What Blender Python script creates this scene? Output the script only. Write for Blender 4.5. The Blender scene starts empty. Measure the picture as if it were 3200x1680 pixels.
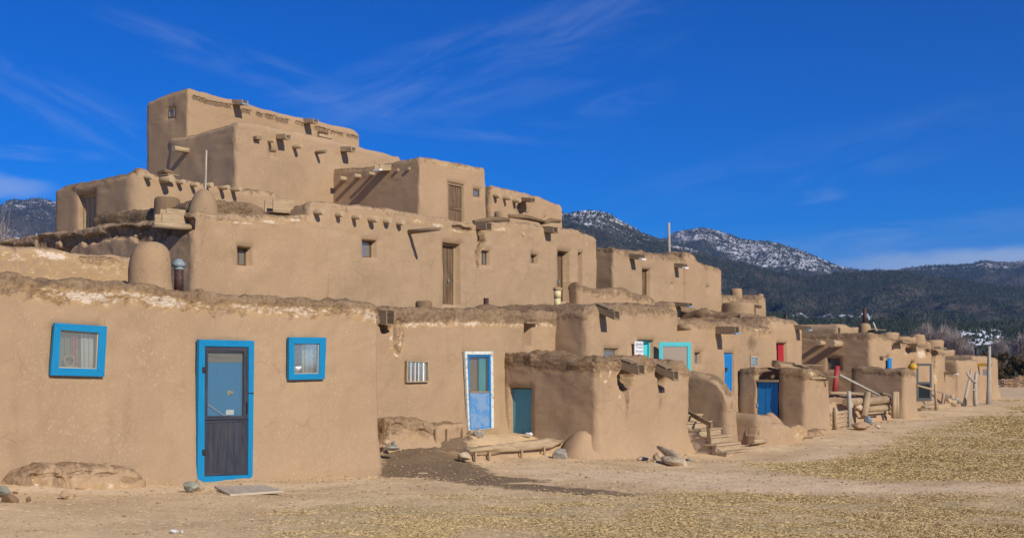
import bpy, math, random
import numpy as np
from mathutils import Vector, Matrix
HAZE = 7e-5
random.seed(7); rng = np.random.default_rng(7)
R = math.radians
scene = bpy.context.scene
C = scene.collection
# ------------------------------------------------------------------ camera, sky, sun
F, CX, HY, CZ = 3556.0, 1600.0, 1140.0, 2.0      # focal length, centre and horizon in photo pixels, eye height
TH = R(52)                                       # heading of the long fronts
DX, DY = math.cos(TH), math.sin(TH)
cam = bpy.data.objects.new('camera', bpy.data.cameras.new('camera')); C.objects.link(cam)
cam.location = (0, 0, CZ); cam.rotation_euler = (R(90), 0, 0)
cam.data.sensor_width = 36; cam.data.lens = F/3200*36
cam.data.shift_y = (HY-840)/3200; cam.data.clip_start = .1; cam.data.clip_end = 40000
cam.data.dof.use_dof = True; cam.data.dof.focus_distance = 19; cam.data.dof.aperture_fstop = 2.4
scene.camera = cam
SUN_K, SUN_EL = .25, R(31)
sx, sy = DY-SUN_K*DX, -DX-SUN_K*DY
sl = math.hypot(sx, sy); sx, sy = sx/sl, sy/sl
svec = Vector((sx*math.cos(SUN_EL), sy*math.cos(SUN_EL), math.sin(SUN_EL)))
sd = bpy.data.lights.new('sun', 'SUN'); sd.energy = 4.7; sd.angle = R(.5); sd.color = (1, .90, .74)
sun = bpy.data.objects.new('sun', sd); C.objects.link(sun)
sun.rotation_euler = svec.to_track_quat('Z', 'Y').to_euler(); sun.location = (30, -40, 40)
scene.view_settings.view_transform = 'Standard'; scene.view_settings.look = 'None'
scene.view_settings.exposure = 0; scene.view_settings.gamma = 1
scene.cycles.max_bounces = 6; scene.cycles.volume_bounces = 0

class NT:
    "small helper to write node trees"
    def __init__(s, nt): s.t = nt; s.t.nodes.clear()
    def n(s, typ, _in=None, **kw):
        nd = s.t.nodes.new(typ)
        for k, v in kw.items(): setattr(nd, k, v)
        for k, v in (_in or {}).items():
            sock = nd.inputs[k]
            if isinstance(v, bpy.types.NodeSocket): s.t.links.new(v, sock)
            elif hasattr(v, 'outputs'): s.t.links.new(v.outputs[0], sock)
            else:
                if isinstance(v, (tuple, list)) and len(v) == 3 and sock.type == 'RGBA': v = (*v, 1)
                sock.default_value = v
        return nd
    def math(s, op, a, b=0.0, clamp=False):
        return s.n('ShaderNodeMath', {0: a, 1: b}, operation=op, use_clamp=clamp).outputs[0]
    def mix(s, f, a, b, mode='MIX'):
        nd = s.n('ShaderNodeMix', {0: f, 6: a, 7: b}, data_type='RGBA', blend_type=mode)
        return nd.outputs[2]
    def ramp(s, v, lo, hi, a=0.0, b=1.0):
        return s.n('ShaderNodeMapRange', {0: v, 1: lo, 2: hi, 3: a, 4: b}, interpolation_type='SMOOTHSTEP').outputs[0]
    def noise(s, vec, scale, detail=3, rough=.55, dist=0.0):
        return s.n('ShaderNodeTexNoise', {'Vector': vec, 'Scale': scale, 'Detail': detail, 'Roughness': rough, 'Distortion': dist}).outputs[0]
    def attr(s, name): return s.n('ShaderNodeAttribute', attribute_name=name).outputs['Fac']
    def pos(s): return s.n('ShaderNodeNewGeometry').outputs['Position']
    def vmul(s, v, sc): return s.n('ShaderNodeVectorMath', {0: v, 1: sc}, operation='MULTIPLY').outputs[0]

world = bpy.data.worlds.new('World'); scene.world = world; world.use_nodes = True
w = NT(world.node_tree)
sky = w.n('ShaderNodeTexSky', sky_type='NISHITA', sun_disc=False, sun_elevation=SUN_EL,
          sun_rotation=math.atan2(sx, sy), altitude=3200, air_density=1.0, dust_density=.0, ozone_density=4.0)
hs = w.n('ShaderNodeHueSaturation', {'Hue': .520, 'Saturation': 1.50, 'Value': 1.25, 'Color': sky})
tc = w.n('ShaderNodeTexCoord').outputs['Generated']
def cirrus(rot, scale, lo, hi, seed):
    m = w.n('ShaderNodeMapping', {'Vector': tc, 'Rotation': rot, 'Scale': scale, 'Location': (seed, seed*.7, 0)}).outputs[0]
    big = w.noise(m, 1.0, 3, .5, .6); fine = w.noise(m, 4.0, 6, .62, 1.2)
    return w.math('MULTIPLY', w.ramp(big, lo, hi), w.ramp(fine, .35, .8))
sep = w.n('ShaderNodeSeparateXYZ', {0: tc})
fy = w.math('MAXIMUM', sep.outputs[1], .05)
cu_, cv_ = w.math('DIVIDE', sep.outputs[0], fy), w.math('DIVIDE', sep.outputs[2], fy)
def wisp(px, py, ang, ln, wd, st, seed, fx=5.0, fz=26.0):
    "one streak of cirrus centred in direction px,py, its long axis at ang degrees"
    a, b = w.math('SUBTRACT', cu_, (px-CX)/F), w.math('SUBTRACT', cv_, (HY-py)/F); ca, sa = math.cos(R(ang)), math.sin(R(ang))
    al = w.math('ADD', w.math('MULTIPLY', a, ca), w.math('MULTIPLY', b, sa)); ac = w.math('SUBTRACT', w.math('MULTIPLY', b, ca), w.math('MULTIPLY', a, sa))
    v = w.n('ShaderNodeCombineXYZ', {0: w.math('MULTIPLY', al, fx), 1: w.math('MULTIPLY', ac, fz), 2: seed}).outputs[0]
    wp = w.math('MULTIPLY', w.math('SUBTRACT', w.noise(v, .5, 3, .5), .5), wd*2.2/F)
    d1 = w.math('DIVIDE', al, ln/F); d2 = w.math('DIVIDE', w.math('ADD', ac, wp), wd/F)
    fall = w.ramp(w.math('ADD', w.math('MULTIPLY', d1, d1), w.math('MULTIPLY', d2, d2)), 1.0, .0)
    return w.math('MULTIPLY', w.math('MULTIPLY', fall, w.ramp(w.noise(v, 1.6, 7, .62, .6), .36, .74)), st)
cl = 0.0
for a_ in [(1480, 210, 19, 900, 170, .10, 1.0), (1830, 60, 22, 320, 60, .12, 2.0), (1200, 330, -2, 420, 60, .12, 3.0), (260, 360, -27, 520, 90, .11, 4.0), (1950, 335, 14, 210, 60, .12, 15.3), (2540, 615, 5, 130, 30, .20, 6.0),
           (2600, 470, 14, 900, 120, .05, 7.0), (2700, 760, 8, 800, 60, .14, 8.0), (700, 180, -18, 500, 70, .10, 9.0), (1500, 400, -4, 500, 50, .10, 10.0), (120, 480, -4, 260, 30, .18, 11.0)]:
    cl = w.math('ADD', cl, wisp(*a_))
# bright bank of cloud low over the right-hand ridges, and a small one at the far left
def bank(cx, cz, wx, wz):
    dx = w.math('DIVIDE', w.math('SUBTRACT', sep.outputs[0], cx), wx)
    nz = w.noise(w.vmul(tc, (9, 9, 30)), 1.0, 5, .6, .5)
    zz = w.math('ADD', sep.outputs[2], w.math('MULTIPLY', w.math('SUBTRACT', nz, .5), .022))
    dz = w.math('DIVIDE', w.math('SUBTRACT', zz, cz), wz)
    d = w.math('ADD', w.math('MULTIPLY', dx, dx), w.math('MULTIPLY', dz, dz))
    return w.ramp(d, 1.0, .05)
cl = w.math('ADD', cl, w.math('MULTIPLY', bank(.40, .080, .16, .018), .6))
cl = w.math('ADD', cl, w.math('MULTIPLY', bank(-.42, .142, .06, .014), .35))
up = w.ramp(sep.outputs[2], .0, .03)
cl = w.math('MULTIPLY', cl, up, clamp=True)
skyc = w.mix(cl, hs.outputs[0], (6.0, 7.0, 8.6))
w.n('ShaderNodeOutputWorld', {0: w.n('ShaderNodeBackground', {0: skyc, 1: .10})})

# ------------------------------------------------------------------ coordinates
# S runs along the fronts (to the right and away), T runs into the buildings, z up.
def W(S, T, z): return (S*DX-T*DY, S*DY+T*DX, z)
def PF(x, y, T):
    u = (x-CX)/F; Y = T/(DX-DY*u); return (Y*(DY+DX*u), CZ+(HY-y)/F*Y)
def PS(x, y, S):
    u = (x-CX)/F; Y = S/(DY+DX*u); return (Y*(DX-DY*u), CZ+(HY-y)/F*Y)
def PG(x, y, z):
    "pixel on a level plane -> S, T"
    Y = F*(z-CZ)/(HY-y); X = (x-CX)/F*Y; return (X*DX+Y*DY, -X*DY+Y*DX)
def SF(x, T): return PF(x, 0, T)[0]
def TS(x, S): return PS(x, 0, S)[0]
def zat(x, y, S, T):
    "height of pixel row y above point S,T"
    return CZ+(HY-y)/F*(S*DY+T*DX)

def _h(ix, iy, iz, seed):
    h = (ix.astype(np.int64)*374761393+iy.astype(np.int64)*668265263+iz.astype(np.int64)*1440662683+seed*974634777) & 0xFFFFFFFF
    h = ((h ^ (h >> 13))*1274126177) & 0xFFFFFFFF
    h = ((h ^ (h >> 16))*2246822519) & 0xFFFFFFFF
    return ((h ^ (h >> 15)) & 0xFFFFFF)/8388607.5-1.0
def vn(P, sc, seed=0):
    P = np.asarray(P, float)*sc; i = np.floor(P).astype(np.int64); f = P-i; f = f*f*(3-2*f); r = 0
    for a in (0, 1):
        for b in (0, 1):
            for c in (0, 1):
                wt = (f[:, 0] if a else 1-f[:, 0])*(f[:, 1] if b else 1-f[:, 1])*(f[:, 2] if c else 1-f[:, 2])
                r = r+wt*_h(i[:, 0]+a, i[:, 1]+b, i[:, 2]+c, seed)
    return r
def fbm(P, sc, o=3, seed=0):
    r = 0; a = 1
    for k in range(o): r = r+a*vn(P, sc*2.03**k, seed+k*17); a *= .5
    return r
def sst(x, a, b):
    t = np.clip((x-a)/(b-a), 0, 1); return t*t*(3-2*t)

# ground height: known heights of the wall feet, smoothly joined
GP = []
def gp(S, T, z, wt=1): GP.append((*W(S, T, 0)[:2], z, wt))
for x, y, T in [(0,1503,14.35),(300,1520,14.2),(612,1506,14.35),(900,1500,14.35),(1195,1491,14.35),(1461,1346,16.5),(1380,1360,16.3),(1600,1352,16.3),
                (1500,1452,14.5),(1640,1440,14.5),(1855,1440,13.9),(2000,1428,13.9),(2160,1415,13.9),(2272,1432,12.8),(2360,1385,13.2),(2440,1386,13.0),
                (2520,1362,13.2),(2593,1345,13.6),(2700,1330,13.9),(2850,1306,14.7)]:
    s, z = PF(x, y, T); gp(s, T, z)
gp(15.3, 16.2, .25); gp(14.9, 15.2, .08); gp(17, 15.6, .30)
for S, T, z in [(46,16,.15),(52,15.5,.15),(60,17,.12),(68,18,.12),(60,12,.05),(50,11,.03),(40,10,-.02),(30,10,-.12),(24,11,-.15),(20,12,-.06),(16,12.6,.0),(12,12,.18),(9,11,.3),(6,11.5,.42),
                (10,6,.2),(4,3,.28),(0,0,.3),(18,5,.05),(30,0,0),(25,5,-.08),(40,2,0),(60,0,.03),(0,12,.5),(0,20,.5),(20,25,.3),(40,25,.3),(60,25,.2),(80,20,.1),(80,0,.05)]: gp(S, T, z)
GPa = np.array(GP)
def gz(X, Y):
    X = np.atleast_1d(np.asarray(X, float)); Y = np.atleast_1d(np.asarray(Y, float))
    num = np.zeros(X.shape); den = np.zeros(X.shape)
    for gx, gy, z, wt in GPa:
        d2 = (X-gx)**2+(Y-gy)**2; k = wt/(d2+.35)**1.6; num += k*z; den += k
    k = 1/(90**2+0*X)**1.6; num += .08*k; den += k
    return num/den
def gst(S, T): x, y, _ = W(S, T, 0); return float(gz(x, y)[0])

# ------------------------------------------------------------------ materials
MATS = {}
def principled(name):
    m = bpy.data.materials.new(name); m.use_nodes = True; t = NT(m.node_tree); MATS[name] = m; return m, t
def finish(t, color, rough=.9, bump=None, bstr=.5, bdist=.02, spec=.2, **kw):
    ins = {'Base Color': color, 'Roughness': rough, 'Specular IOR Level': spec, **kw}
    if bump is not None: ins['Normal'] = t.n('ShaderNodeBump', {'Height': bump, 'Strength': bstr, 'Distance': bdist})
    t.n('ShaderNodeOutputMaterial', {0: t.n('ShaderNodeBsdfPrincipled', ins)})

def adobe(name, a, b, crustc=(.155, .105, .062), fleck=1.0):
    m, t = principled(name); p = t.pos(); uv = t.n('ShaderNodeUVMap').outputs[0]
    big = t.noise(p, .45, 3, .6); mid = t.noise(p, 2.3, 5, .62); fine = t.noise(p, 22, 5, .7); fine2 = t.noise(p, 70, 3, .7)
    col = t.mix(t.ramp(big, .3, .7), a, b)
    col = t.mix(t.math('MULTIPLY', t.ramp(mid, .5, .78), .30), col, tuple(c*.66 for c in a))
    col = t.mix(t.math('MULTIPLY', t.ramp(mid, .46, .2), .25), col, tuple(min(1, c*1.22) for c in b))
    col = t.mix(t.math('MULTIPLY', t.ramp(fine, .55, .78), .22), col, tuple(c*.66 for c in a))
    streak = t.noise(t.vmul(p, (3.2, 3.2, .35)), 1.6, 4, .6)
    col = t.mix(t.math('MULTIPLY', t.ramp(streak, .52, .75), .22), col, tuple(c*.72 for c in a))
    oi_ = t.n('ShaderNodeObjectInfo').outputs['Random']
    col = t.mix(t.ramp(oi_, 0, 1, 0, .5), col, t.mix(.5, col, (b[0]*1.05, b[1]*.94, b[2]*.84)))
    patch = t.ramp(t.noise(p, .33, 2, .4, .8), .50, .56)
    col = t.mix(t.math('MULTIPLY', patch, .28), col, (b[0]*1.12, b[1]*1.10, b[2]*1.06))
    fl = 0.0
    for k, (ang, s1, s2, sd_) in enumerate([(20, 11, 105, .0), (-50, 13, 125, 3.3), (75, 10, 100, 7.1), (-15, 16, 150, 5.2), (50, 13, 120, 9.4)]):
        mp = t.n('ShaderNodeMapping', {'Vector': uv, 'Rotation': (0, 0, R(ang)), 'Scale': (1/s1, 1/s2, 1), 'Location': (sd_, sd_*2, 0)}, vector_type='TEXTURE').outputs[0]
        v = t.n('ShaderNodeTexVoronoi', {'Vector': mp, 'Scale': 1.0}, voronoi_dimensions='2D', feature='F1')
        rc = t.n('ShaderNodeSeparateXYZ', {0: v.outputs['Color']})
        f1 = t.math('MULTIPLY', t.ramp(v.outputs['Distance'], .36, .20), t.math('GREATER_THAN', rc.outputs[0], .972))
        fl = t.math('MAXIMUM', fl, f1)
    clus = t.ramp(t.noise(p, 1.3, 2, .5), .3, .7, .35, 1.0)
    col = t.mix(t.math('MULTIPLY', t.math('MULTIPLY', fl, clus), .7*fleck), col, (.62, .49, .31))
    warp = t.n('ShaderNodeVectorMath', {0: p, 1: t.vmul(t.n('ShaderNodeTexNoise', {'Vector': p, 'Scale': 3.0, 'Detail': 4}).outputs['Color'], (.35, .35, .35))}, operation='ADD').outputs[0]
    ve = t.n('ShaderNodeTexVoronoi', {'Vector': warp, 'Scale': 1.7}, feature='DISTANCE_TO_EDGE').outputs[0]
    ckm = t.ramp(t.noise(p, .8, 2), .50, .62)
    crack = t.math('MULTIPLY', t.ramp(ve, .012, .003), ckm)
    col = t.mix(t.math('MULTIPLY', crack, .22), col, (.12, .08, .05))
    # weathered lumpy mud along the roof edges
    rim = t.attr('rim'); cn = t.noise(p, 5, 5, .7); cm = t.ramp(t.math('ADD', rim, t.math('MULTIPLY', t.math('SUBTRACT', cn, .5), 1.6)), .50, .88)
    cn2 = t.noise(p, 14, 5, .75)
    cc = t.mix(t.ramp(cn2, .35, .65), tuple(c*.70 for c in crustc), tuple(c*1.7 for c in crustc))
    cm = t.math('MULTIPLY', cm, t.ramp(t.noise(p, 1.7, 3, .6), .25, .6, .55, 1.0))
    col = t.mix(t.math('MULTIPLY', cm, .88), col, cc)
    sa = t.attr('salt'); sn = t.noise(t.vmul(p, (1, 1, 1.9)), 7.5, 8, .80)
    sf = t.math('ADD', sa, t.math('MULTIPLY', t.math('SUBTRACT', sn, .5), 3.6))
    och = t.math('MULTIPLY', t.ramp(sf, .30, .52), t.ramp(sa, .02, .2))
    col = t.mix(t.math('MULTIPLY', och, .6), col, (.42, .27, .12))
    wh = t.math('MULTIPLY', t.ramp(sf, .62, 1.05), t.ramp(sa, .05, .3))
    col = t.mix(t.math('MULTIPLY', wh, .85), col, (.66, .56, .45))
    dm = t.attr('damp'); col = t.mix(t.math('MULTIPLY', t.ramp(t.math('ADD', dm, t.math('MULTIPLY', t.math('SUBTRACT', cn, .5), .9)), .35, .8), .75), col, tuple(c*.45 for c in a))
    hb = t.math('ADD', t.math('MULTIPLY', fine, .22), t.math('MULTIPLY', fine2, .16))
    hb = t.math('ADD', hb, t.math('MULTIPLY', mid, .8))
    hb = t.math('ADD', hb, t.math('MULTIPLY', t.math('MULTIPLY', t.math('ADD', cn2, cn), cm), 1.8))
    hb = t.math('SUBTRACT', hb, t.math('MULTIPLY', crack, .25))
    finish(t, col, .95, hb, .6, .022, .08)
    return m
adobe('adobe', (.338, .236, .146), (.380, .268, .166))
adobe('adobe_brown', (.315, .220, .132), (.355, .248, .150), (.135, .092, .054), .8)
adobe('adobe_bench', (.36, .245, .145), (.40, .28, .175), (.20, .135, .078))
adobe('mud_dark', (.165, .112, .066), (.22, .15, .09), fleck=.6)

def wood(name, a, b, dark=None, gs=(3.0, 45.0), rough=.85, var=1.0):
    m, t = principled(name); uv = t.n('ShaderNodeUVMap').outputs[0]; dark = dark or tuple(c*.35 for c in a)
    mv = t.vmul(uv, (gs[0], gs[1], 1))
    g = t.noise(mv, 1.0, 5, .65, .8); g2 = t.noise(t.vmul(uv, (1.2, 9, 1)), 1.0, 3, .6, 1.5)
    col = t.mix(t.ramp(g, .3, .7), a, b)
    col = t.mix(t.math('MULTIPLY', t.ramp(g, .62, .78), .7*var), col, dark)
    col = t.mix(t.math('MULTIPLY', t.ramp(g2, .45, .75), .45*var), col, dark)
    finish(t, col, rough, g, .5, .006, .25); return m
wood('wood_grey', (.205, .148, .088), (.30, .225, .142))
wood('wood_tan', (.36, .26, .155), (.47, .355, .22))
wood('wood_log', (.30, .21, .12), (.42, .31, .19))
wood('wood_pale', (.42, .35, .26), (.54, .46, .35))
wood('wood_door', (.10, .062, .034), (.215, .145, .085), (.035, .02, .012), (1.2, 22))
wood('wood_door_pale', (.30, .22, .13), (.42, .32, .20), (.06, .04, .02), (1.2, 22))
wood('wood_char', (.022, .027, .040), (.055, .060, .078), (.085, .062, .045), (2.0, 18), .6, .7)
wood('pole_grey', (.30, .27, .22), (.50, .46, .39), (.10, .08, .06))

def paint(name, c, wear=.15, under=(.45, .36, .26), rough=.55, wsc=7.0, lo=.62):
    m, t = principled(name); p = t.pos(); uv = t.n('ShaderNodeUVMap').outputs[0]
    n = t.noise(p, wsc, 6, .7); g = t.noise(t.vmul(uv, (3, 40, 1)), 1.0, 4, .6)
    col = t.mix(t.ramp(g, .3, .7), tuple(x*.88 for x in c), tuple(min(1, x*1.08) for x in c))
    col = t.mix(t.math('MULTIPLY', t.ramp(n, lo, lo+.12), wear), col, under)
    finish(t, col, rough, g, .35, .004, .3); return m
paint('paint_blue', (.004, .205, .42), .6, (.20, .27, .30), .55, 16, .63)
paint('paint_royal', (.012, .20, .52), .6, (.16, .28, .46))
paint('paint_faded', (.09, .25, .52), .35, (.34, .40, .44), .7, 5, .42)
paint('paint_turq', (.075, .52, .56), .6, (.45, .62, .62))
paint('paint_teal', (.10, .34, .43), .4, (.10, .3, .36), .6)
paint('paint_red', (.36, .015, .025), .3)
paint('paint_redpost', (.36, .045, .045), .7, (.45, .3, .26))
paint('paint_white', (.62, .66, .60), .9, (.35, .30, .22), .7, 14, .5)
paint('paint_grey', (.20, .235, .24), .3, (.35, .36, .34))
paint('paint_screen', (.035, .062, .070), .3, (.07, .09, .10), .6)
paint('curtain_or_backing', (.55, .54, .50), .2, (.4, .38, .34), .9)
paint('curtain_grey', (.21, .20, .16), .5, (.12, .12, .09), .9)
paint('cloth_red', (.38, .08, .08), .4, (.6, .55, .5), .9, 30, .5)
paint('board_tan', (.30, .25, .15), .6, (.20, .18, .10), .8)
paint('metal_rust', (.055, .028, .026), .6, (.16, .07, .045), .6, 25, .5)
paint('metal_or_dark_room', (.03, .03, .035), .3, (.08, .07, .06), .5)  # dark metal; also painted on sheets that stand for unlit rooms behind panes
paint('metal_zinc', (.22, .28, .31), .6, (.38, .42, .43), .4, 20)
paint('yellow', (.55, .33, .03), .3)
paint('white_clay', (.75, .74, .70), .5, (.5, .47, .4))
paint('cream', (.62, .55, .30), .5, (.72, .68, .6), .6, 14)
paint('brass', (.45, .36, .18), .2, rough=.3)
paint('ink_blue', (.10, .14, .35), 0); paint('ink_pink', (.55, .10, .22), 0)
m, t = principled('dark_inside'); finish(t, (.012, .010, .009), 1)
def pane(name, tint, alpha, rough=.05, refl=1.0):
    m, t = principled(name)
    p = t.pos(); n = t.noise(p, 2.2, 3)
    g = t.n('ShaderNodeBsdfGlossy', {'Color': (.8, .85, .9), 'Roughness': rough})
    d = t.n('ShaderNodeBsdfDiffuse', {'Color': tint})
    tr = t.n('ShaderNodeBsdfTransparent', {'Color': (.92, .95, .95)})
    fr = t.n('ShaderNodeFresnel', {'IOR': 1.5})
    a = t.n('ShaderNodeMixShader', {0: alpha, 1: tr, 2: d})
    b = t.n('ShaderNodeMixShader', {0: t.math('MULTIPLY', fr.outputs[0], refl), 1: a, 2: g})
    t.n('ShaderNodeOutputMaterial', {0: b})
pane('glass', (.35, .35, .33), .22, .05, .5); pane('glass_dusty', (.22, .21, .18), .55, .3, .25); pane('screen_mesh', (.22, .26, .28), .14, .3, .3)
pane('plastic_sheet', (.42, .34, .28), .62, .12, .8)

def stone(name, a, b, sc=9):
    m, t = principled(name); p = t.pos(); n = t.noise(p, sc, 6, .7); f = t.noise(p, 45, 4, .7)
    col = t.mix(t.ramp(n, .35, .65), a, b); col = t.mix(t.math('MULTIPLY', t.ramp(f, .55, .7), .35), col, tuple(c*.5 for c in a))
    finish(t, col, .85, t.math('ADD', n, t.math('MULTIPLY', f, .4)), .6, .02, .2); return m
stone('stone_tan', (.36, .265, .165), (.56, .45, .31)); stone('stone_grey', (.20, .19, .16), (.40, .37, .31))
stone('stone_blue', (.12, .16, .19), (.26, .31, .34)); stone('stone_white', (.50, .50, .50), (.74, .74, .75))
stone('stone_green', (.17, .18, .14), (.36, .35, .28)); stone('brick_brown', (.26, .165, .095), (.38, .26, .16), 3)

# ------------------------------------------------------------------ object helpers
def tag(o, label=None, cat=None, group=None, kind=None):
    if label: o['label'] = label
    if cat: o['category'] = cat
    if group: o['group'] = group
    if kind: o['kind'] = kind
    return o
BASE = {}
def thing(name, label, cat, base, group=None):
    o = bpy.data.objects.new(name, None); C.objects.link(o); o.empty_display_size = .2
    o.location = W(*base); o.rotation_euler = (0, 0, TH); BASE[o.name] = base
    return tag(o, label, cat, group)
def link(name, me, mat, parent=None, base=None):
    me.materials.append(MATS[mat])
    o = bpy.data.objects.new(name, me); C.objects.link(o)
    if parent is not None: o.parent = parent; BASE[o.name] = BASE[parent.name]
    else: o.location = W(*base); o.rotation_euler = (0, 0, TH); BASE[o.name] = base
    return o
def np_mesh(name, V, Fq, uv=None, attrs=None, smooth=True):
    "V (n,3), Fq (m,k) all faces with k corners"
    me = bpy.data.meshes.new(name); n = len(V); m_, k = Fq.shape
    me.vertices.add(n); me.vertices.foreach_set('co', np.ascontiguousarray(V, dtype=np.float32).ravel())
    me.loops.add(m_*k); me.loops.foreach_set('vertex_index', Fq.astype(np.int32).ravel())
    me.polygons.add(m_); me.polygons.foreach_set('loop_start', np.arange(m_, dtype=np.int32)*k)
    me.polygons.foreach_set('loop_total', np.full(m_, k, dtype=np.int32))
    me.polygons.foreach_set('use_smooth', np.full(m_, smooth))
    if uv is not None:
        l = me.uv_layers.new(name='UVMap'); l.data.foreach_set('uv', np.ascontiguousarray(uv, dtype=np.float32).ravel())
    for a, v in (attrs or {}).items():
        at = me.attributes.new(a, 'FLOAT', 'POINT'); at.data.foreach_set('value', np.ascontiguousarray(v, dtype=np.float32))
    me.update(calc_edges=True); me.validate(); return me

BF = [((0,0,0),(0,1,0),(0,1,1),(0,0,1)), ((1,0,0),(1,0,1),(1,1,1),(1,1,0)), ((0,0,0),(0,0,1),(1,0,1),(1,0,0)),
      ((0,1,0),(1,1,0),(1,1,1),(0,1,1)), ((0,0,0),(1,0,0),(1,1,0),(0,1,0)), ((0,0,1),(0,1,1),(1,1,1),(1,0,1))]
class MB:
    "collects boxes, bars and tubes in (S,T,z) and links them as ONE mesh object"
    def __init__(s): s.v = []; s.f = []; s.uv = []; s.sm = []
    def hexa(s, P):
        "P[(i,j,k)] -> point"
        P = {k: Vector(v) for k, v in P.items()}; n0 = len(s.v); keys = list(P)
        ln = [(P[(1,0,0)]-P[(0,0,0)]).length, (P[(0,1,0)]-P[(0,0,0)]).length, (P[(0,0,1)]-P[(0,0,0)]).length]
        L = ln.index(max(ln)); o = random.random()*7, random.random()*7
        idx = {k: n0+i for i, k in enumerate(keys)}; s.v += [P[k] for k in keys]
        for fc in BF:
            ax = [a for a in range(3) if len({c[a] for c in fc}) > 1]
            u = L if L in ax else ax[0]; v = [a for a in ax if a != u][0]
            s.f.append([idx[c] for c in fc]); s.uv.append([(c[u]*ln[u]+o[0], c[v]*ln[v]+o[1]) for c in fc]); s.sm.append(False)
        return s
    def box(s, s0, s1, t0, t1, z0, z1, jit=0.0):
        j = lambda: random.uniform(-jit, jit)
        return s.hexa({(a, b, c): ((s0, s1)[a]+j(), (t0, t1)[b]+j(), (z0, z1)[c]+j()) for a in (0,1) for b in (0,1) for c in (0,1)})
    def pl(s, ax, a0, a1, b0, b1, d0, d1, jit=0.0):
        return s.box(a0, a1, d0, d1, b0, b1, jit) if ax == 'f' else s.box(d0, d1, a0, a1, b0, b1, jit)
    def prism(s, ax, q, d0, d1):
        "quad q of 4 (a,b) points in order bl, br, tr, tl extruded d0..d1"
        m = {(0,0): q[0], (1,0): q[1], (1,1): q[2], (0,1): q[3]}; P = {}
        for (i, k), (a, b) in m.items():
            for j, d in ((0, d0), (1, d1)): P[(i, j, k)] = (a, d, b) if ax == 'f' else (d, a, b)
        return s.hexa(P)
    def frame(s, ax, o, i, d0, d1):
        "mitred frame between outer and inner quads (bl, br, tr, tl)"
        for k in range(4):
            k2 = (k+1) % 4; s.prism(ax, [o[k], o[k2], i[k2], i[k]], d0, d1)
        return s
    def bar(s, p, q, w, h, jit=0.0):
        p = Vector(p); q = Vector(q); d = (q-p).normalized(); side = d.cross(Vector((0,0,1)))
        side = Vector((1,0,0)) if side.length < .05 else side.normalized(); up = side.cross(d)
        P = {}
        for i, e in ((0, p), (1, q)):
            for j, a in ((0, -.5), (1, .5)):
                for k, b in ((0, -.5), (1, .5)): P[(i, j, k)] = e+side*a*w+up*b*h+Vector([random.uniform(-jit, jit) for _ in range(3)])
        return s.hexa(P)
    def tube(s, pts, rad, n=10, wob=0.0, cap=True):
        pts = [Vector(p) for p in pts]; rad = rad if isinstance(rad, (list, tuple)) else [rad]*len(pts)
        n0 = len(s.v); L = 0; Ls = []; so = random.random()*9; prev = None
        for i, p in enumerate(pts):
            d = (pts[min(i+1, len(pts)-1)]-pts[max(i-1, 0)]).normalized()
            if prev is None: a = d.orthogonal().normalized()
            else: a = (prev-d*prev.dot(d)).normalized()
            prev = a; b = d.cross(a)
            if i: L += (p-pts[i-1]).length
            Ls.append(L)
            for k in range(n):
                an = 2*math.pi*k/n; r = rad[i]*(1+wob*math.sin(an*3+i*1.7+so)+random.uniform(-wob, wob)*.5)
                s.v.append(p+a*math.cos(an)*r+b*math.sin(an)*r)
        for i in range(len(pts)-1):
            for k in range(n):
                k2 = (k+1) % n; s.f.append([n0+i*n+k, n0+i*n+k2, n0+(i+1)*n+k2, n0+(i+1)*n+k]); w_ = 6.28*rad[i]/n
                s.uv.append([(Ls[i]+so, k*w_), (Ls[i]+so, (k+1)*w_), (Ls[i+1]+so, (k+1)*w_), (Ls[i+1]+so, k*w_)]); s.sm.append(True)
        if cap:
            for i, rev in ((0, True), (len(pts)-1, False)):
                r_ = [n0+i*n+k for k in range(n)]
                if rev: r_ = r_[::-1]
                s.f.append(r_); s.uv.append([(math.cos(6.28*k/n)*.02, math.sin(6.28*k/n)*rad[i]) for k in range(n)]); s.sm.append(False)
        return s
    def lathe(s, c, prof, n=20, wob=0.0, seed=0, squash=1.0):
        "profile of (r, z) turned round c"
        n0 = len(s.v); cx_, cy_, cz_ = c
        for i, (r, z) in enumerate(prof):
            for k in range(n):
                an = 2*math.pi*k/n; q = np.array([[math.cos(an)*r+cx_, math.sin(an)*r+cy_, z+cz_]])
                d = float(vn(q, 2.6, seed)[0])*wob+float(vn(q, 9, seed+3)[0])*wob*.35
                s.v.append(Vector((cx_+math.cos(an)*(r+d*(r > 0)), cy_+math.sin(an)*(r+d*(r > 0))*squash, cz_+z+d*.4)))
        for i in range(len(prof)-1):
            for k in range(n):
                k2 = (k+1) % n; s.f.append([n0+i*n+k, n0+i*n+k2, n0+(i+1)*n+k2, n0+(i+1)*n+k])
                s.uv.append([(k*.1, prof[i][1]), ((k+1)*.1, prof[i][1]), ((k+1)*.1, prof[i+1][1]), (k*.1, prof[i+1][1])]); s.sm.append(True)
        s.f.append([n0+(len(prof)-1)*n+k for k in range(n)]); s.uv.append([(0, 0)]*n); s.sm.append(True)
        return s
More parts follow.
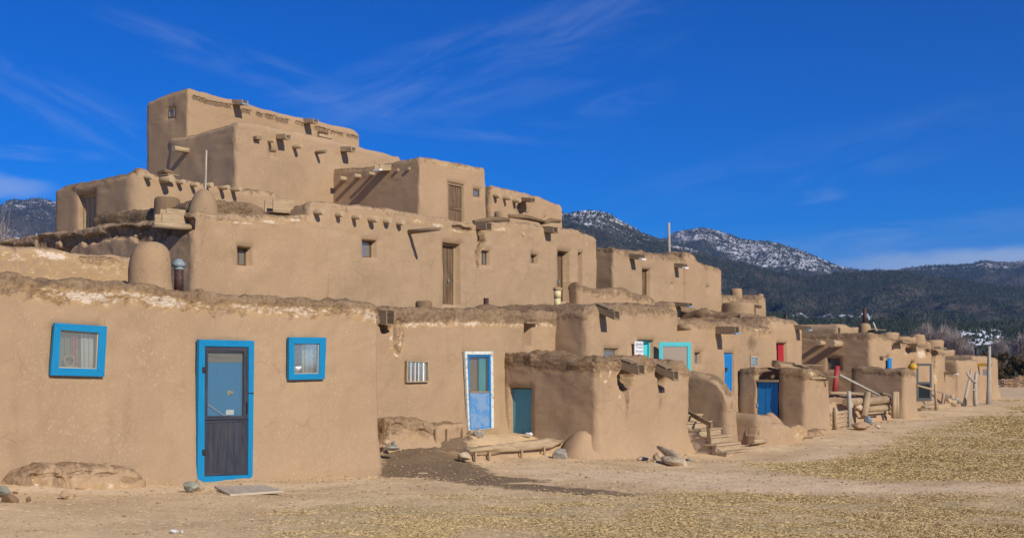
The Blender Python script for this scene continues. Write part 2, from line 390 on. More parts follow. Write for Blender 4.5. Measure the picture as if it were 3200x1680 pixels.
    def build(s, name, mat, parent=None, base=None, bevel=0.0, attrs=None):
        b = BASE[parent.name] if parent is not None else base
        me = bpy.data.meshes.new(name); me.from_pydata([(v[0]-b[0], v[1]-b[1], v[2]-b[2]) for v in s.v], [], s.f)
        l = me.uv_layers.new(name='UVMap'); i = 0
        fl = [c for f in s.uv for c in f]; l.data.foreach_set('uv', [x for c in fl for x in c])
        me.polygons.foreach_set('use_smooth', s.sm); me.update()
        for a, v in (attrs or {}).items():
            at = me.attributes.new(a, 'FLOAT', 'POINT'); at.data.foreach_set('value', [v]*len(me.vertices))
        o = link(name, me, mat, parent, base)
        if bevel:
            md = o.modifiers.new('bevel', 'BEVEL'); md.width = bevel; md.segments = 2; md.limit_method = 'ANGLE'
        return o

# ------------------------------------------------------------------ mud walls
def lines(a, b, cell, extra=(), dense=()):
    L = list(np.linspace(a, b, max(2, int(math.ceil((b-a)/cell))+1)))
    for lo, hi, c in dense:
        lo, hi = max(a, lo), min(b, hi)
        if hi > lo: L += list(np.linspace(lo, hi, max(2, int(math.ceil((hi-lo)/c))+1)))
    ex = [e for e in extra if a < e < b]
    key = set(round(e, 5) for e in ex)
    L = sorted(set([round(x, 5) for x in L] + list(key) + [round(a, 5), round(b, 5)]))
    out = []
    for x in L:
        if out and x-out[-1] < .008 and x not in key:
            continue
        if out and x-out[-1] < .008 and x in key and out[-1] not in key and len(out) > 1: out.pop()
        out.append(x)
    out[0] = a; out[-1] = b
    return np.array(out)

def block(parent, S0, S1, T0, T1, z0, prof, fo=(), so=(), r=.16, cell=.11, salt=0.0, salts=(), dents=(), sdents=(), saltlo=.02, flare=0.0, fz=None,
          mat='adobe', crust=.5, sprof=None, seed=1, rough=1.0, bat=.012, damps=(), saltw=.42, name='wall', wavy=1.0, base=None, crag=1.0, absprof=False):
    """one mud-plastered mass. prof: roof line [(s,z)...]; fo / so: openings in the front / left end (a0,a1,b0,b1,depth);
    dents (a,b,ra,rb,depth) broken hollows; salts/damps (a,b,ra,rb,amount) stains"""
    pa = np.array(sorted(prof)); z1 = float(pa[:, 1].max())
    e = .006
    def ex(vals): return [q for v in vals for q in (v-.16, v-.08, v-.035, v-e, v+e, v+.035, v+.08)]
    Ls = lines(S0, S1, cell, ex([o[0] for o in fo]+[o[1] for o in fo]), [(S0, S0+r*1.2, r/5), (S1-r*1.2, S1, r/5)]+[(d[0]-d[2]*1.3, d[0]+d[2]*1.3, cell*.45) for d in dents])
    Lt = lines(T0, T1, cell*1.3, ex([o[0] for o in so]+[o[1] for o in so]), [(T0, T0+r*1.2, r/5)]+[(d[0]-d[2]*1.3, d[0]+d[2]*1.3, cell*.5) for d in sdents])
    Lz = lines(z0, z1, cell, ex([o[2] for o in fo]+[o[3] for o in fo]+[o[2] for o in so]+[o[3] for o in so]), [(z1-.45, z1, cell*.5)]+[(d[1]-d[3]*1.3, d[1]+d[3]*1.3, cell*.45) for d in dents])
    ni, nj, nk = len(Ls), len(Lt), len(Lz)
    quads = []; uvs = []
    def face(I, J, K, flip, uvm):
        # I,J,K index arrays of shape (p,q)
        idx = (I*nj+J)*nk+K
        a, b, c, d = idx[:-1, :-1], idx[1:, :-1], idx[1:, 1:], idx[:-1, 1:]
        q = np.stack([a, b, c, d], -1).reshape(-1, 4)
        U, V = uvm; uvq = np.stack([np.stack([U[:-1, :-1], V[:-1, :-1]], -1), np.stack([U[1:, :-1], V[1:, :-1]], -1), np.stack([U[1:, 1:], V[1:, 1:]], -1), np.stack([U[:-1, 1:], V[:-1, 1:]], -1)], 2).reshape(-1, 4, 2)
        if flip: q = q[:, ::-1]; uvq = uvq[:, ::-1]
        quads.append(q); uvs.append(uvq)
    I, K = np.meshgrid(range(ni), range(nk), indexing='ij')
    face(I, I*0, K, False, (Ls[I], Lz[K])); face(I, I*0+nj-1, K, True, (Ls[I], Lz[K]+9))
    J, K = np.meshgrid(range(nj), range(nk), indexing='ij')
    face(J*0, J, K, True, (Lt[J]+30, Lz[K])); face(J*0+ni-1, J, K, False, (Lt[J]+60, Lz[K]))
    I, J = np.meshgrid(range(ni), range(nj), indexing='ij')
    face(I, J, I*0+nk-1, False, (Ls[I], Lt[J]+90)); face(I, J, I*0, True, (Ls[I], Lt[J]+120))
    Q = np.concatenate(quads); UV = np.concatenate(uvs)
    ids, inv = np.unique(Q.ravel(), return_inverse=True); Q = inv.reshape(Q.shape)
    i = ids//(nj*nk); j = (ids//nk) % nj; k = ids % nk
    P = np.stack([Ls[i], Lt[j], Lz[k]], 1); P0 = P.copy()
    lo = np.array([S0+r, T0+r, -1e9]); hi = np.array([S1-r, T1-r, z1-r])
    q = np.clip(P, lo, hi); v = P-q; L = np.linalg.norm(v, axis=1); ok = L > 1e-9
    N = np.zeros_like(P); N[ok] = v[ok]/L[ok, None]; P[ok] = q[ok]+N[ok]*r
    s, tt, z = P0[:, 0], P0[:, 1], P0[:, 2]
    # roof line
    zt = np.interp(s, pa[:, 0], pa[:, 1])
    if sprof is not None:
        sp = np.array(sorted(sprof)); zt = zt+np.interp(tt, sp[:, 0], sp[:, 1])-(sp[np.argmin(abs(sp[:, 0]-T0)), 1] if not absprof else z1)
    optop = max([o[3] for o in fo]+[o[3] for o in so]+[z0])+.12; zk = min(max(optop, z1-1.3), float(zt.min())-.05)
    zk = max(zk, z0)
    upw = np.clip((z-zk)/(z1-zk), 0, 1); shift = (zt-z1)*upw; P[:, 2] += shift
    dtop = zt-(z+shift)
    Wp = P.copy()
    # lean, foot, unevenness
    H = P[:, 2]-z0; P[:, :2] -= N[:, :2]*(bat*H)[:, None]
    if flare:
        fzz = fz if fz is not None else z0+.6
        k_ = np.clip(1-(P[:, 2]-(fzz-.1))/.75, 0, 1)**2; P[:, :2] += N[:, :2]*(flare*k_)[:, None]
    big = fbm(Wp, .45, 2, seed)*.028*wavy; mid = fbm(Wp, 2.2, 3, seed+5)*.018*rough; fi = fbm(Wp, 8, 2, seed+9)*.005*rough
    rimw = np.clip(1-dtop/.45, 0, 1)
    jag = (fbm(Wp, 4.5, 4, seed+13)*.034+np.abs(vn(Wp, 11, seed+21))*.026)*rimw*crust*crag
    d = big+mid+fi+jag; d[k == 0] = 0
    P += N*d[:, None]
    P[:, 2] += (vn(Wp, .9, seed+31)*.028+vn(Wp, 3.1, seed+33)*.016*(.5+crust)+vn(Wp, 9, seed+35)*.012*crust)*rimw
    inpl = vn(Wp, 3.0, seed+41)*.014; P[:, 0] += inpl*(np.abs(N[:, 1]) > .5); P[:, 1] += inpl*(np.abs(N[:, 0]) > .5)
    P[:, 2] += vn(Wp, 2.6, seed+43)*.010
    mud = np.zeros(len(P))
    def openings(lst, a, on, comp):
        for (a0, a1, b0, b1, dep) in lst:
            ins = on & (a > a0) & (a < a1) & (z > b0) & (z < b1)
            da = np.maximum(np.maximum(a0-a, a-a1), 0); db = np.maximum(np.maximum(b0-z, z-b1), 0); dd = np.hypot(da, db)
            soft = on & ~ins & (dd < .17); P[soft, comp] += .055*(1-dd[soft]/.17)**2*min(1, dep/.2)
            P[ins, comp] += dep
            # remove waviness where the joinery sits
            P[ins, comp] = (T0 if comp == 1 else S0)+dep+ (P[ins, comp]-P0[ins, comp]-dep)*.3
    onf = (j == 0); onl = (i == 0)
    openings(fo, s, onf, 1); openings(so, tt, onl, 0)
    def hollow(lst, a, on, comp):
        for (a0, b0, ra, rb, dep) in lst:
            rr = np.hypot((a-a0)/ra, (z-b0)/rb)+vn(Wp, 4.0, seed+51)*.35+vn(Wp, 12, seed+53)*.14
            kk = on*sst(rr, 1.05, .80); P[:, comp] += dep*kk*(1+.45*vn(Wp, 7, seed+57)); mud[:] = np.maximum(mud, kk)
    hollow(dents, s, onf, 1); hollow(sdents, tt, onl, 0)
    side_any = (np.abs(N[:, 2]) < .8)
    band = salt*sst(dtop, saltlo, saltlo+.10)*sst(dtop, saltw+.12, saltw*.75)*(.78+.42*vn(np.stack([s, tt, 0*s], 1), .9, seed+61)+.30*vn(np.stack([s, tt, 0*s], 1), 3, seed+63))
    sal = np.clip(band, 0, 1)*side_any
    def blobs(lst, out):
        for (a0, b0, ra, rb, am) in lst:
            out = np.maximum(out, am*np.exp(-(((s-a0)/ra)**2+((z-b0)/rb)**2))*onf)
        return out
    sal = blobs(salts, sal); dmp = blobs(damps, np.zeros(len(P)))
    rim = np.maximum(np.clip(1-np.abs(dtop)/.5, 0, 1)*crust*1.15, mud*.75); rim[N[:, 2] > .9] = np.maximum(rim[N[:, 2] > .9], .75)
    b = BASE[parent.name] if parent is not None else base
    me = np_mesh(name, P-np.array(b), Q, UV.reshape(-1, 2), {'rim': rim, 'salt': sal, 'damp': dmp})
    return link(name, me, mat, parent, base)

def pxl(T, *pts): return [PF(x, y, T) for x, y in pts]
def op(x0, x1, y0, y1, T, dep): a0, b1 = PF(x0, y0, T); a1, b0 = PF(x1, y1, T); xm = PF((x0+x1)/2, y0, T)[1]; xn = PF((x0+x1)/2, y1, T)[1]; return (a0, a1, xn, xm, dep)
def ops(x0, x1, y0, y1, S, dep):   # in a left end wall: x0 is farther back
    ta, tb = TS(x1, S), TS(x0, S); return (ta, tb, PS((x0+x1)/2, y1, S)[1], PS((x0+x1)/2, y0, S)[1], dep)

# ------------------------------------------------------------------ fittings
def vigas(parent, pts, T=None, S=None, r=.07, L=.2, name='roof_beam', mat='wood_tan', rl=.3):
    for (x, y) in pts:
        l = (L+.07*(L > 0))*random.uniform(.8, 1.2); rr = r*random.uniform(.85, 1.15)
        if T is not None: s, z = PF(x, y, T); p, q = (s, T+rl, z), (s+random.uniform(-.02, .02), T-l, z-.01)
        else: t_, z = PS(x, y, S); p, q = (S+rl, t_, z), (S-l, t_, z-.01)
        MB().tube([p, ((p[0]+q[0])/2, (p[1]+q[1])/2, (p[2]+q[2])/2), q], rr, 12, .05).build(name, mat, parent)
def spout(parent, x, y, T=None, S=None, L=.6, wd=.24, h=.14, drop=.05, mat='wood_grey', lid=False, tip=None, back=.12, skew=0.0):
    "open-topped wooden gutter; x,y = where its middle leaves the wall"
    L *= .78
    if T is not None:
        s, z = PF(x, y, T); P = lambda a, b, c: (s+a+skew*b, T-b, z-drop*b/L+c)
    else:
        t_, z = PS(x, y, S); P = lambda a, b, c: (S-b, t_+a+skew*b, z-drop*b/L+c)
    m_ = MB(); th = .028
    def bx(a0, a1, c0, c1, b0, b1): m_.hexa({(i, jj, k): P((a0, a1)[i], (b0, b1)[jj], (c0, c1)[k]) for i in (0,1) for jj in (0,1) for k in (0,1)})
    bx(-wd/2, wd/2, -h/2, -h/2+th, -back, L); bx(-wd/2, -wd/2+th, -h/2+th+.002, h/2, -back, L); bx(wd/2-th, wd/2, -h/2+th+.002, h/2, -back, L*.96)
    if lid: bx(-wd/2-.01, wd/2+.02, h/2+.002, h/2+.025, -back, L*.55); bx(-wd/2+.02, wd/2-.05, h/2+.002, h/2+.02, L*.78, L*.9)
    o = m_.build('water_spout', mat, parent, bevel=.004)
    if tip:
        k_ = MB(); k_.hexa({(i, jj, k): P((-wd/2-.006, wd/2+.006)[i], (L-.09, L+.03)[jj], (-h/2-.006, -h/2+.05)[k]) for i in (0,1) for jj in (0,1) for k in (0,1)})
        k_.build('metal_lip', tip, o)
    return o
def plank_door(parent, rect, T, ax='f', mat='wood_door', frame=.05, nb=4, knob=True, name='door', framemat=None, lab=None, rail=None):
    a0, a1, b0, b1 = rect; d = MB(); fr = framemat or mat
    x = a0+frame; wv = [random.uniform(.7, 1.3) for _ in range(nb)]; tot = sum(wv)
    for k in range(nb):
        w_ = (a1-a0-2*frame)*wv[k]/tot
        d.pl(ax, x+.004, x+w_-.004, b0, b1-frame, T+random.uniform(.015, .03), T+.06); x += w_
    if rail is not None: d.pl(ax, a0+frame+.01, a1-frame-.01, rail-.05, rail+.05, T-.005, T+.012)
    o = d.build(name, mat, parent, bevel=.003)
    if lab: o['label'] = lab
    f = MB(); f.pl(ax, a0, a0+frame, b0, b1, T-.01, T+.07); f.pl(ax, a1-frame, a1, b0, b1, T-.012, T+.07); f.pl(ax, a0-.02, a1+.02, b1-frame+.002, b1, T-.02, T+.07)
    f.build('frame', fr, o, bevel=.004)
    if knob:
        c = (a0+(a1-a0)*.62, b0+(b1-b0)*.42); k = MB()
        k.pl(ax, c[0]-.02, c[0]+.02, c[1]-.04, c[1]+.03, T-.03, T+.015); k.build('padlock', 'metal_zinc', o, bevel=.004)
    return o
def window(parent, rect, T, ax='f', framemat='wood_grey', fw=.035, back='curtain_grey', bars=0, paneM='glass_dusty', cross=False, lab=None):
    a0, a1, b0, b1 = rect; f = MB()
    f.pl(ax, a0, a0+fw, b0, b1, T-.02, T+.03); f.pl(ax, a1-fw, a1, b0, b1, T-.021, T+.03)
    f.pl(ax, a0+fw, a1-fw, b0, b0+fw, T-.018, T+.03); f.pl(ax, a0+fw, a1-fw, b1-fw, b1, T-.018, T+.03)
    if cross: f.pl(ax, (a0+a1)/2-.012, (a0+a1)/2+.012, b0+fw, b1-fw, T-.012, T+.02)
    o = f.build('window', framemat, parent, bevel=.003)
    if lab: o['label'] = lab
    MB().pl(ax, a0+fw-.005, a1-fw+.005, b0+fw-.005, b1-fw+.005, T+.004, T+.009).build('pane', paneM, o)
    c = MB(); n = 14
    pts = []
    for k in range(n):
        x0 = a0+fw+(a1-a0-2*fw)*k/n; x1 = a0+fw+(a1-a0-2*fw)*(k+1)/n; dd = .05+.012*math.sin(k*1.9)
        c.pl(ax, x0, x1+.001, b0+.01, b1-.01, T+dd, T+dd+.004)
    c.build('curtain_or_backing', back, o)
    for k in range(bars):
        x = a0+fw+(a1-a0-2*fw)*(k+.8)/(bars+.6)
        MB().pl(ax, x-.012, x+.012, b0+fw, b1-fw, T-.006, T+.003).build('bar', 'white_clay', o)
    return o
def mound(parent, c, r, h, name='chimney', mat='adobe_brown', shape='bell', seed=3, n=28, base=None, wob=.03, squash=1.0):
    if shape == 'bell': pr = [(r*1.12, -.15), (r*1.03, .02*h), (r, .12*h), (r, .3*h), (r*.99, .5*h), (r*.95, .66*h), (r*.88, .78*h), (r*.76, .88*h), (r*.58, .95*h), (r*.36, .99*h), (r*.12, h)]
    elif shape == 'drum': pr = [(r*1.1, -.2), (r, .05*h), (r*.97, .5*h), (r*.95, .8*h), (r*.9, .93*h), (r*.78, h), (r*.55, h*.99), (r*.5, h*.8), (r*.05, h*.78)]
    else: pr = [(r*1.05, -.15), (r, .05*h), (r*.93, .35*h), (r*.8, .6*h), (r*.6, .8*h), (r*.38, .93*h), (r*.15, .99*h), (r*.03, h)]
    return MB().lathe(c, pr, n, wob, seed, squash).build(name, mat, parent, base, attrs={'rim': .34 if mat != 'adobe' else .2})
def rock(name, label, cat, c, size, mat, seed, rot=0.0, group=None, parent=None, flat=.0, tilt=(0, 0)):
    import bmesh
    bm = bmesh.new(); bmesh.ops.create_icosphere(bm, subdivisions=4, radius=1)
    P = np.array([v.co for v in bm.verts]); D = fbm(P+seed*3.1, .9, 3, seed)*.28+fbm(P, 3.5, 2, seed+4)*.05; P = P*(1+D[:, None])
    
    rr_ = np.random.default_rng(seed*7+1); soft = .55 if ('cobble' in (label or '') or 'round' in (label or '')) else 1.0
    for _ in range(12):
        nrm = rr_.normal(0, 1, 3); nrm /= np.linalg.norm(nrm); lim = rr_.uniform(.62, .86); ov = np.maximum(P @ nrm-lim, 0); P = P-(ov*soft*.92)[:, None]*nrm
    M = Matrix.Rotation(rot, 3, 'Z') @ Matrix.Rotation(tilt[0], 3, 'X') @ Matrix.Rotation(tilt[1], 3, 'Y')
    P = (P*np.array(size)*.5) @ np.array(M).T
    for v, p in zip(bm.verts, P): v.co = p
    for f in bm.faces: f.smooth = True
    me = bpy.data.meshes.new(name); bm.to_mesh(me); bm.free()
    if parent is not None:
        b = BASE[parent.name]; me.transform(Matrix.Translation((c[0]-b[0], c[1]-b[1], c[2]-b[2]))); return link(name, me, mat, parent)
    o = link(name, me, mat, None, c); return tag(o, label, cat, group)

# ================================================================== GROUND
GP_poly = []
def mask_poly(X, Y, pts_px, soft):
    "soft inside test for a ground patch given by its outline"
    pts = []
    for x, y in pts_px:
        Yy = F*1.95/(y-HY); pts.append(((x-CX)/F*Yy, Yy))
    pts = np.array(pts); n = len(pts); inside = np.zeros(X.shape, bool); dmin = np.full(X.shape, 1e9)
    for i in range(n):
        x1, y1 = pts[i]; x2, y2 = pts[(i+1) % n]
        c = ((y1 > Y) != (y2 > Y)) & (X < (x2-x1)*(Y-y1)/(y2-y1+1e-12)+x1); inside ^= c
        tt = np.clip(((X-x1)*(x2-x1)+(Y-y1)*(y2-y1))/((x2-x1)**2+(y2-y1)**2+1e-9), 0, 1)
        dmin = np.minimum(dmin, np.hypot(X-x1-tt*(x2-x1), Y-y1-tt*(y2-y1)))
    sd_ = np.where(inside, dmin, -dmin); return np.clip(.5+sd_/(2*soft), 0, 1)
def grass_mask(X, Y):
    P = np.stack([X, Y, 0*X], 1); wv = vn(P, .35, 5)*.5+vn(P, 1.1, 6)*.25
    a = mask_poly(X, Y, [(1080, 1640), (1500, 1590), (1950, 1578), (2350, 1562), (2800, 1568), (3260, 1540), (3700, 1530), (3700, 2600), (900, 2600), (950, 1720)], 1.2)
    b = mask_poly(X, Y, [(2560, 1438), (2760, 1415), (2950, 1370), (3060, 1320), (3300, 1262), (3900, 1240), (4300, 1500), (3300, 1498), (2900, 1490), (2700, 1462)], 1.9)
    c = mask_poly(X, Y, [(2700, 1213), (3150, 1204), (3900, 1204), (5000, 1290), (3160, 1262)], 3.0)*.35
    return np.clip(np.maximum(np.maximum(a, b), c)+wv*.8*np.minimum(1, np.maximum(a, b)*3), 0, 1)
def wet_mask(X, Y):
    return np.maximum(mask_poly(X, Y, [(1185, 1492), (1185, 1400), (1300, 1372), (1480, 1392), (1470, 1440), (1560, 1486), (1720, 1500), (1500, 1520), (1300, 1500)], .35),
                      .85*mask_poly(X, Y, [(1300, 1492), (1600, 1520), (1850, 1545), (2050, 1556), (1800, 1572), (1500, 1548), (1350, 1520)], .3))
def pale_mask(X, Y):
    return np.maximum(np.maximum(mask_poly(X, Y, [(-60, 1590), (200, 1570), (600, 1560), (1200, 1500), (1200, 1530), (700, 1590), (200, 1630), (-60, 1640)], .5)*.7,
           mask_poly(X, Y, [(1560, 1466), (2000, 1452), (2400, 1470), (2900, 1520), (3300, 1520), (3300, 1535), (2300, 1545), (1900, 1500)], .8)),
           mask_poly(X, Y, [(2350, 1420), (2600, 1380), (2700, 1420), (2500, 1440)], .6)*.6)
def spaced(a, b, fa, fb, d, g=1.16):
    L = list(np.arange(fa, fb, d)); x, s_ = fb, d
    while x < b: L.append(x); s_ *= g; x += s_
    L.append(b); x, s_ = fa-d*g, d*g
    while x > a: L.insert(0, x); s_ *= g; x -= s_
    L.insert(0, a); return np.array(L)
gxs = spaced(-8000, 10000, -9, 16, .14, 1.05); gys = spaced(-200, 10800, 8, 40, .14, 1.04)
GX, GY = np.meshgrid(gxs, gys, indexing='ij'); gX, gY = GX.ravel(), GY.ravel()
gZ = np.zeros(gX.shape)
for i0 in range(0, len(gX), 50000): gZ[i0:i0+50000] = gz(gX[i0:i0+50000], gY[i0:i0+50000])
GPt = np.stack([gX, gY, 0*gX], 1)
far = sst(np.hypot(gX, gY), 90, 260)
wetm = wet_mask(gX, gY)
gZ = gZ*(1-far)+(-.6)*far
rel = fbm(GPt, .5, 3, 3)*.035+fbm(GPt, 3.2, 3, 8)*.012*(1+2.2*wetm)+np.abs(vn(GPt, 8, 9))*.012*(.3+1.6*wetm)
gZ += rel*(1-far)+far*fbm(GPt, .02, 3, 8)*.5
nx, ny = len(gxs), len(gys); idx = np.arange(nx*ny).reshape(nx, ny)
Q = np.stack([idx[:-1, :-1], idx[1:, :-1], idx[1:, 1:], idx[:-1, 1:]], -1).reshape(-1, 4)
dist = np.hypot(gX, gY)
snow = sst(dist, 118, 150)*sst(dist, 700, 300)*np.clip(.62+.8*fbm(np.stack([gX*.35, gY, 0*gX], 1), .02, 3, 44), 0, 1)
sage = sst(dist, 110, 135)
me = np_mesh('ground', np.stack([gX, gY, gZ], 1), Q, None, {'grass': grass_mask(gX, gY), 'wet': wetm, 'pale': pale_mask(gX, gY), 'snow': snow, 'sage': sage})
m, t = principled('ground_dirt'); p = t.pos()
n1 = t.noise(p, .7, 4, .6); n2 = t.noise(p, 4.5, 5, .65); n3 = t.noise(p, 30, 5, .72); n4 = t.noise(t.vmul(p, (.55, 1.5, 1)), 3.0, 5, .65)
col = t.mix(t.ramp(n1, .3, .7), (.55, .395, .225), (.70, .52, .305))
col = t.mix(t.math('MULTIPLY', t.ramp(n2, .5, .75), .38), col, (.38, .27, .16))
col = t.mix(t.math('MULTIPLY', t.ramp(n3, .55, .72), .30), col, (.31, .215, .125))
col = t.mix(t.math('MULTIPLY', t.ramp(n3, .42, .30), .35), col, (.66, .54, .39))
pl_ = t.math('MULTIPLY', t.ramp(t.math('ADD', t.attr('pale'), t.math('SUBTRACT', n2, .5)), .25, .75), .75); col = t.mix(pl_, col, (.72, .55, .35))
gr = t.ramp(t.math('ADD', t.attr('grass'), t.math('MULTIPLY', t.math('SUBTRACT', n4, .5), 1.1)), .35, .7)
gc = t.mix(t.ramp(n3, .35, .65), (.44, .33, .18), (.66, .50, .28)); gc = t.mix(t.ramp(n1, .4, .7), gc, t.mix(t.ramp(n3, .3, .7), (.22, .18, .08), (.50, .41, .19)))
col = t.mix(t.math('MULTIPLY', gr, .8), col, gc)
wt = t.ramp(t.math('ADD', t.attr('wet'), t.math('MULTIPLY', t.math('SUBTRACT', n2, .5), 1.2)), .3, .7); col = t.mix(t.math('MULTIPLY', wt, .88), col, t.mix(t.ramp(n3, .4, .6), (.105, .072, .044), (.20, .142, .09)))
sgn = t.noise(t.vmul(p, (.5, .5, 1)), .9, 5, .7); sg = t.mix(t.ramp(sgn, .38, .62), (.30, .22, .11), (.13, .11, .065)); col = t.mix(t.attr('sage'), col, sg)
sw = t.ramp(t.math('ADD', t.attr('snow'), t.math('MULTIPLY', t.math('SUBTRACT', t.noise(t.vmul(p, (.3, 1, 1)), .12, 5, .65), .5), 1.6)), .55, .68); col = t.mix(sw, col, (.80, .83, .88))
finish(t, col, .95, t.math('ADD', t.math('MULTIPLY', n3, .4), n2), .7, .025, .1)
me.materials.append(m); gobj = bpy.data.objects.new('ground', me); C.objects.link(gobj); tag(gobj, kind='structure', label='bare tan earth yard in front of the adobe houses')

# ================================================================== HOUSES
ZG = -.75
# ---- front house, lower left
T0 = 14.35; S1 = SF(1193, T0)
h1 = thing('adobe_house', 'low mud house nearest the camera with bright blue window and door frames', 'house', (10, T0, .3), 'adobe houses of the terraced village')
pr = pxl(T0, (0, 857), (120, 868), (200, 874), (330, 884), (400, 884), (500, 893), (600, 906), (700, 917), (800, 924), (900, 931), (1000, 937), (1100, 940), (1150, 943), (1170, 950), (1193, 962))
lw = ((154, 1172), (322, 1176), (331, 1019), (168, 1008)); lwi = ((180, 1148), (300, 1152), (306, 1040), (186, 1030))
rw = ((899, 1186), (1011, 1184), (1016, 1054), (900, 1053)); rwi = ((915.5, 1167), (993, 1166), (995, 1073), (915.5, 1073))
do = ((612, 1506), (785, 1498), (790, 1064), (618, 1060)); di = ((634, 1487), (771, 1482), (773, 1084), (636, 1081))
q2 = lambda q, T: [PF(x, y, T) for x, y in q]
def inner_rect(q, T, g=0): P = q2(q, T); return (P[0][0]+P[3][0])/2+g, (P[1][0]+P[2][0])/2-g, (P[0][1]+P[1][1])/2+g, (P[2][1]+P[3][1])/2-g
blw = lambda x, y, rx, rz, a, T=T0: (*PF(x, y, T), rx, rz, a)
block(h1, 2.5, S1, T0, 17.3, ZG, [(2, pr[0][1]), *pr], fo=[(*inner_rect(lwi, T0, -.02), .22), (*inner_rect(rwi, T0, -.02), .22), (*inner_rect(di, T0, -.02), .16)],
      r=.13, cell=.075, salt=.85, saltlo=.08, saltw=.30, crust=1.05, seed=11, flare=.06, fz=.3, bat=.010,
      salts=[blw(180, 905, .35, .05, .8), blw(420, 920, .7, .07, .95), blw(760, 945, .45, .07, .9), blw(900, 950, .25, .05, .6), blw(330, 935, .35, .05, .6), blw(90, 900, .12, .08, .5)],
      damps=[blw(500, 905, .5, .04, .35), blw(340, 1000, .5, .18, .22), blw(300, 1240, .15, .25, .15), blw(870, 1250, .2, .35, .12)])
def blue_window(o, i, T, inside, **k):
    f = MB().frame('f', q2(o, T), q2(i, T), T-.035, T+.02).build('window', 'paint_blue', h1, bevel=.004)
    P = q2(i, T); fr = [(a*.965+sum(p_[0] for p_ in P)/4*.035, b*.965+sum(p_[1] for p_ in P)/4*.035) for a, b in P]
    MB().frame('f', P, fr, T-.012, T+.025).build('sash', 'wood_pale', f)
    MB().prism('f', fr, T+.004, T+.008).build('pane', 'glass', f)
    a0, a1, b0, b1 = inner_rect(i, T)
    for (u0, u1, mt, dd) in inside:
        c = MB()
        for kk in range(8):
            x0 = a0+(a1-a0)*(u0+(u1-u0)*kk/8); x1 = a0+(a1-a0)*(u0+(u1-u0)*(kk+1)/8)
            c.pl('f', x0, x1+.001, b0-.01, b1+.01, T+dd+.01*math.sin(kk*2.1), T+dd+.006+.01*math.sin(kk*2.1))
        c.build('curtain_or_backing', mt, f)
    return f
w1 = blue_window(lw, lwi, T0, [(-.02, .46, 'curtain_grey', .12), (.42, .60, 'cloth_red', .10), (.55, .72, 'curtain_grey', .13), (.68, 1.02, 'curtain_or_backing', .10)])
w2 = blue_window(rw, rwi, T0, [(-.02, .58, 'metal_or_dark_room', .19), (.56, 1.02, 'curtain_or_backing', .13)])  # near-black sheet paints the unlit room; only the pale part is a curtain
# things on the sills
a, b = PF(222, 1136, T0); z0_ = inner_rect(lwi, T0)[2]
o = MB().tube([(a+.075*math.cos(k*math.pi/10), T0+.045, z0_+.10+.075*math.sin(k*math.pi/10)) for k in range(21)], .014, 8).box(a-.13, a+.13, T0+.03, T0+.06, z0_+.0, z0_+.03).build('ring_ornament', 'wood_tan', None, (a, T0+.045, z0_)); tag(o, 'tan ring-shaped ornament on the sill inside the left blue window', 'ornament')
a, b = PF(934, 1160, T0); z0_ = inner_rect(rwi, T0)[2]
o = MB().lathe((a, T0+.10, z0_), [(.04, 0), (.075, .03), (.105, .08), (.115, .12), (.105, .118), (.07, .04), (.01, .02)], 24).build('bowl', 'white_clay', None, (a, T0+.1, z0_)); tag(o, 'white bowl on the sill inside the right blue window', 'bowl')
# door: blue frame, dark screen door, turquoise door behind
dr = MB().frame('f', q2(do, T0), q2(di, T0), T0-.04, T0+.03).build('door', 'paint_blue', h1, bevel=.004)
P = q2(di, T0); q = lambda *a: q2(a, T0)
gl = q((646, 1299), (758, 1298), (760, 1100), (648, 1098))
sdo = MB().frame('f', q((635, 1311), (772, 1309), (773, 1084.5), (636, 1081.5)), gl, T0-.022, T0+.008).build('screen_door', 'wood_char', dr, bevel=.003)
MB().prism('f', q((642, 1478), (766, 1474), (766, 1318), (642, 1320)), T0-.010, T0+.006).build('panel', 'wood_char', dr)
MB().frame('f', q((634.5, 1486), (771, 1481), (772, 1311), (635, 1313)), q((642, 1478), (766, 1474), (766, 1318), (642, 1320)), T0-.018, T0+.006).build('panel_frame', 'wood_char', dr, bevel=.002)
MB().prism('f', gl, T0+.002, T0+.004).build('screen', 'screen_mesh', dr)
a0, a1, b0, b1 = inner_rect(di, T0)
MB().pl('f', a0-.02, a1+.02, b0-.02, b1-.24, T0+.035, T0+.07).build('inner_door', 'paint_turq' if 0 else 'paint_blue', dr, bevel=.004)
MB().pl('f', a0-.02, a1+.02, b1-.24, b1+.02, T0+.03, T0+.13).build('lintel', 'wood_grey', dr)
kx, kz = PF(727, 1226, T0); MB().tube([(kx, T0+.04, kz), (kx, T0+.018, kz), (kx, T0+.010, kz)], [.016, .030, .02], 14).tube([(kx-.045, T0+.04, kz), (kx-.045, T0+.028, kz)], [.035, .035], 14).build('knob', 'brass', dr)
MB().prism('f', q((708, 1296), (733, 1295), (733, 1279), (709, 1280)), T0+.018, T0+.024).build('note', 'white_clay', dr)
MB().bar((*PF(649, 1262, T0)[:1], T0-.004, PF(649, 1262, T0)[1]), (PF(702, 1298, T0)[0], T0-.004, PF(702, 1298, T0)[1]), .006, .006).build('brace', 'wood_tan', dr)
for yy in (1155, 1412):
    hx, hz = PF(634, yy, T0); MB().pl('f', hx-.045, hx+.02, hz-.045, hz+.045, T0-.046, T0-.036).tube([(hx, T0-.05, hz-.045), (hx, T0-.05, hz+.045)], .009, 8).build('hinge', 'metal_or_dark_room', dr)
hx, hz = PF(767, 1272, T0); MB().pl('f', hx-.01, hx+.01, hz-.09, hz+.09, T0-.05, T0-.04).build('handle', 'metal_or_dark_room', dr)
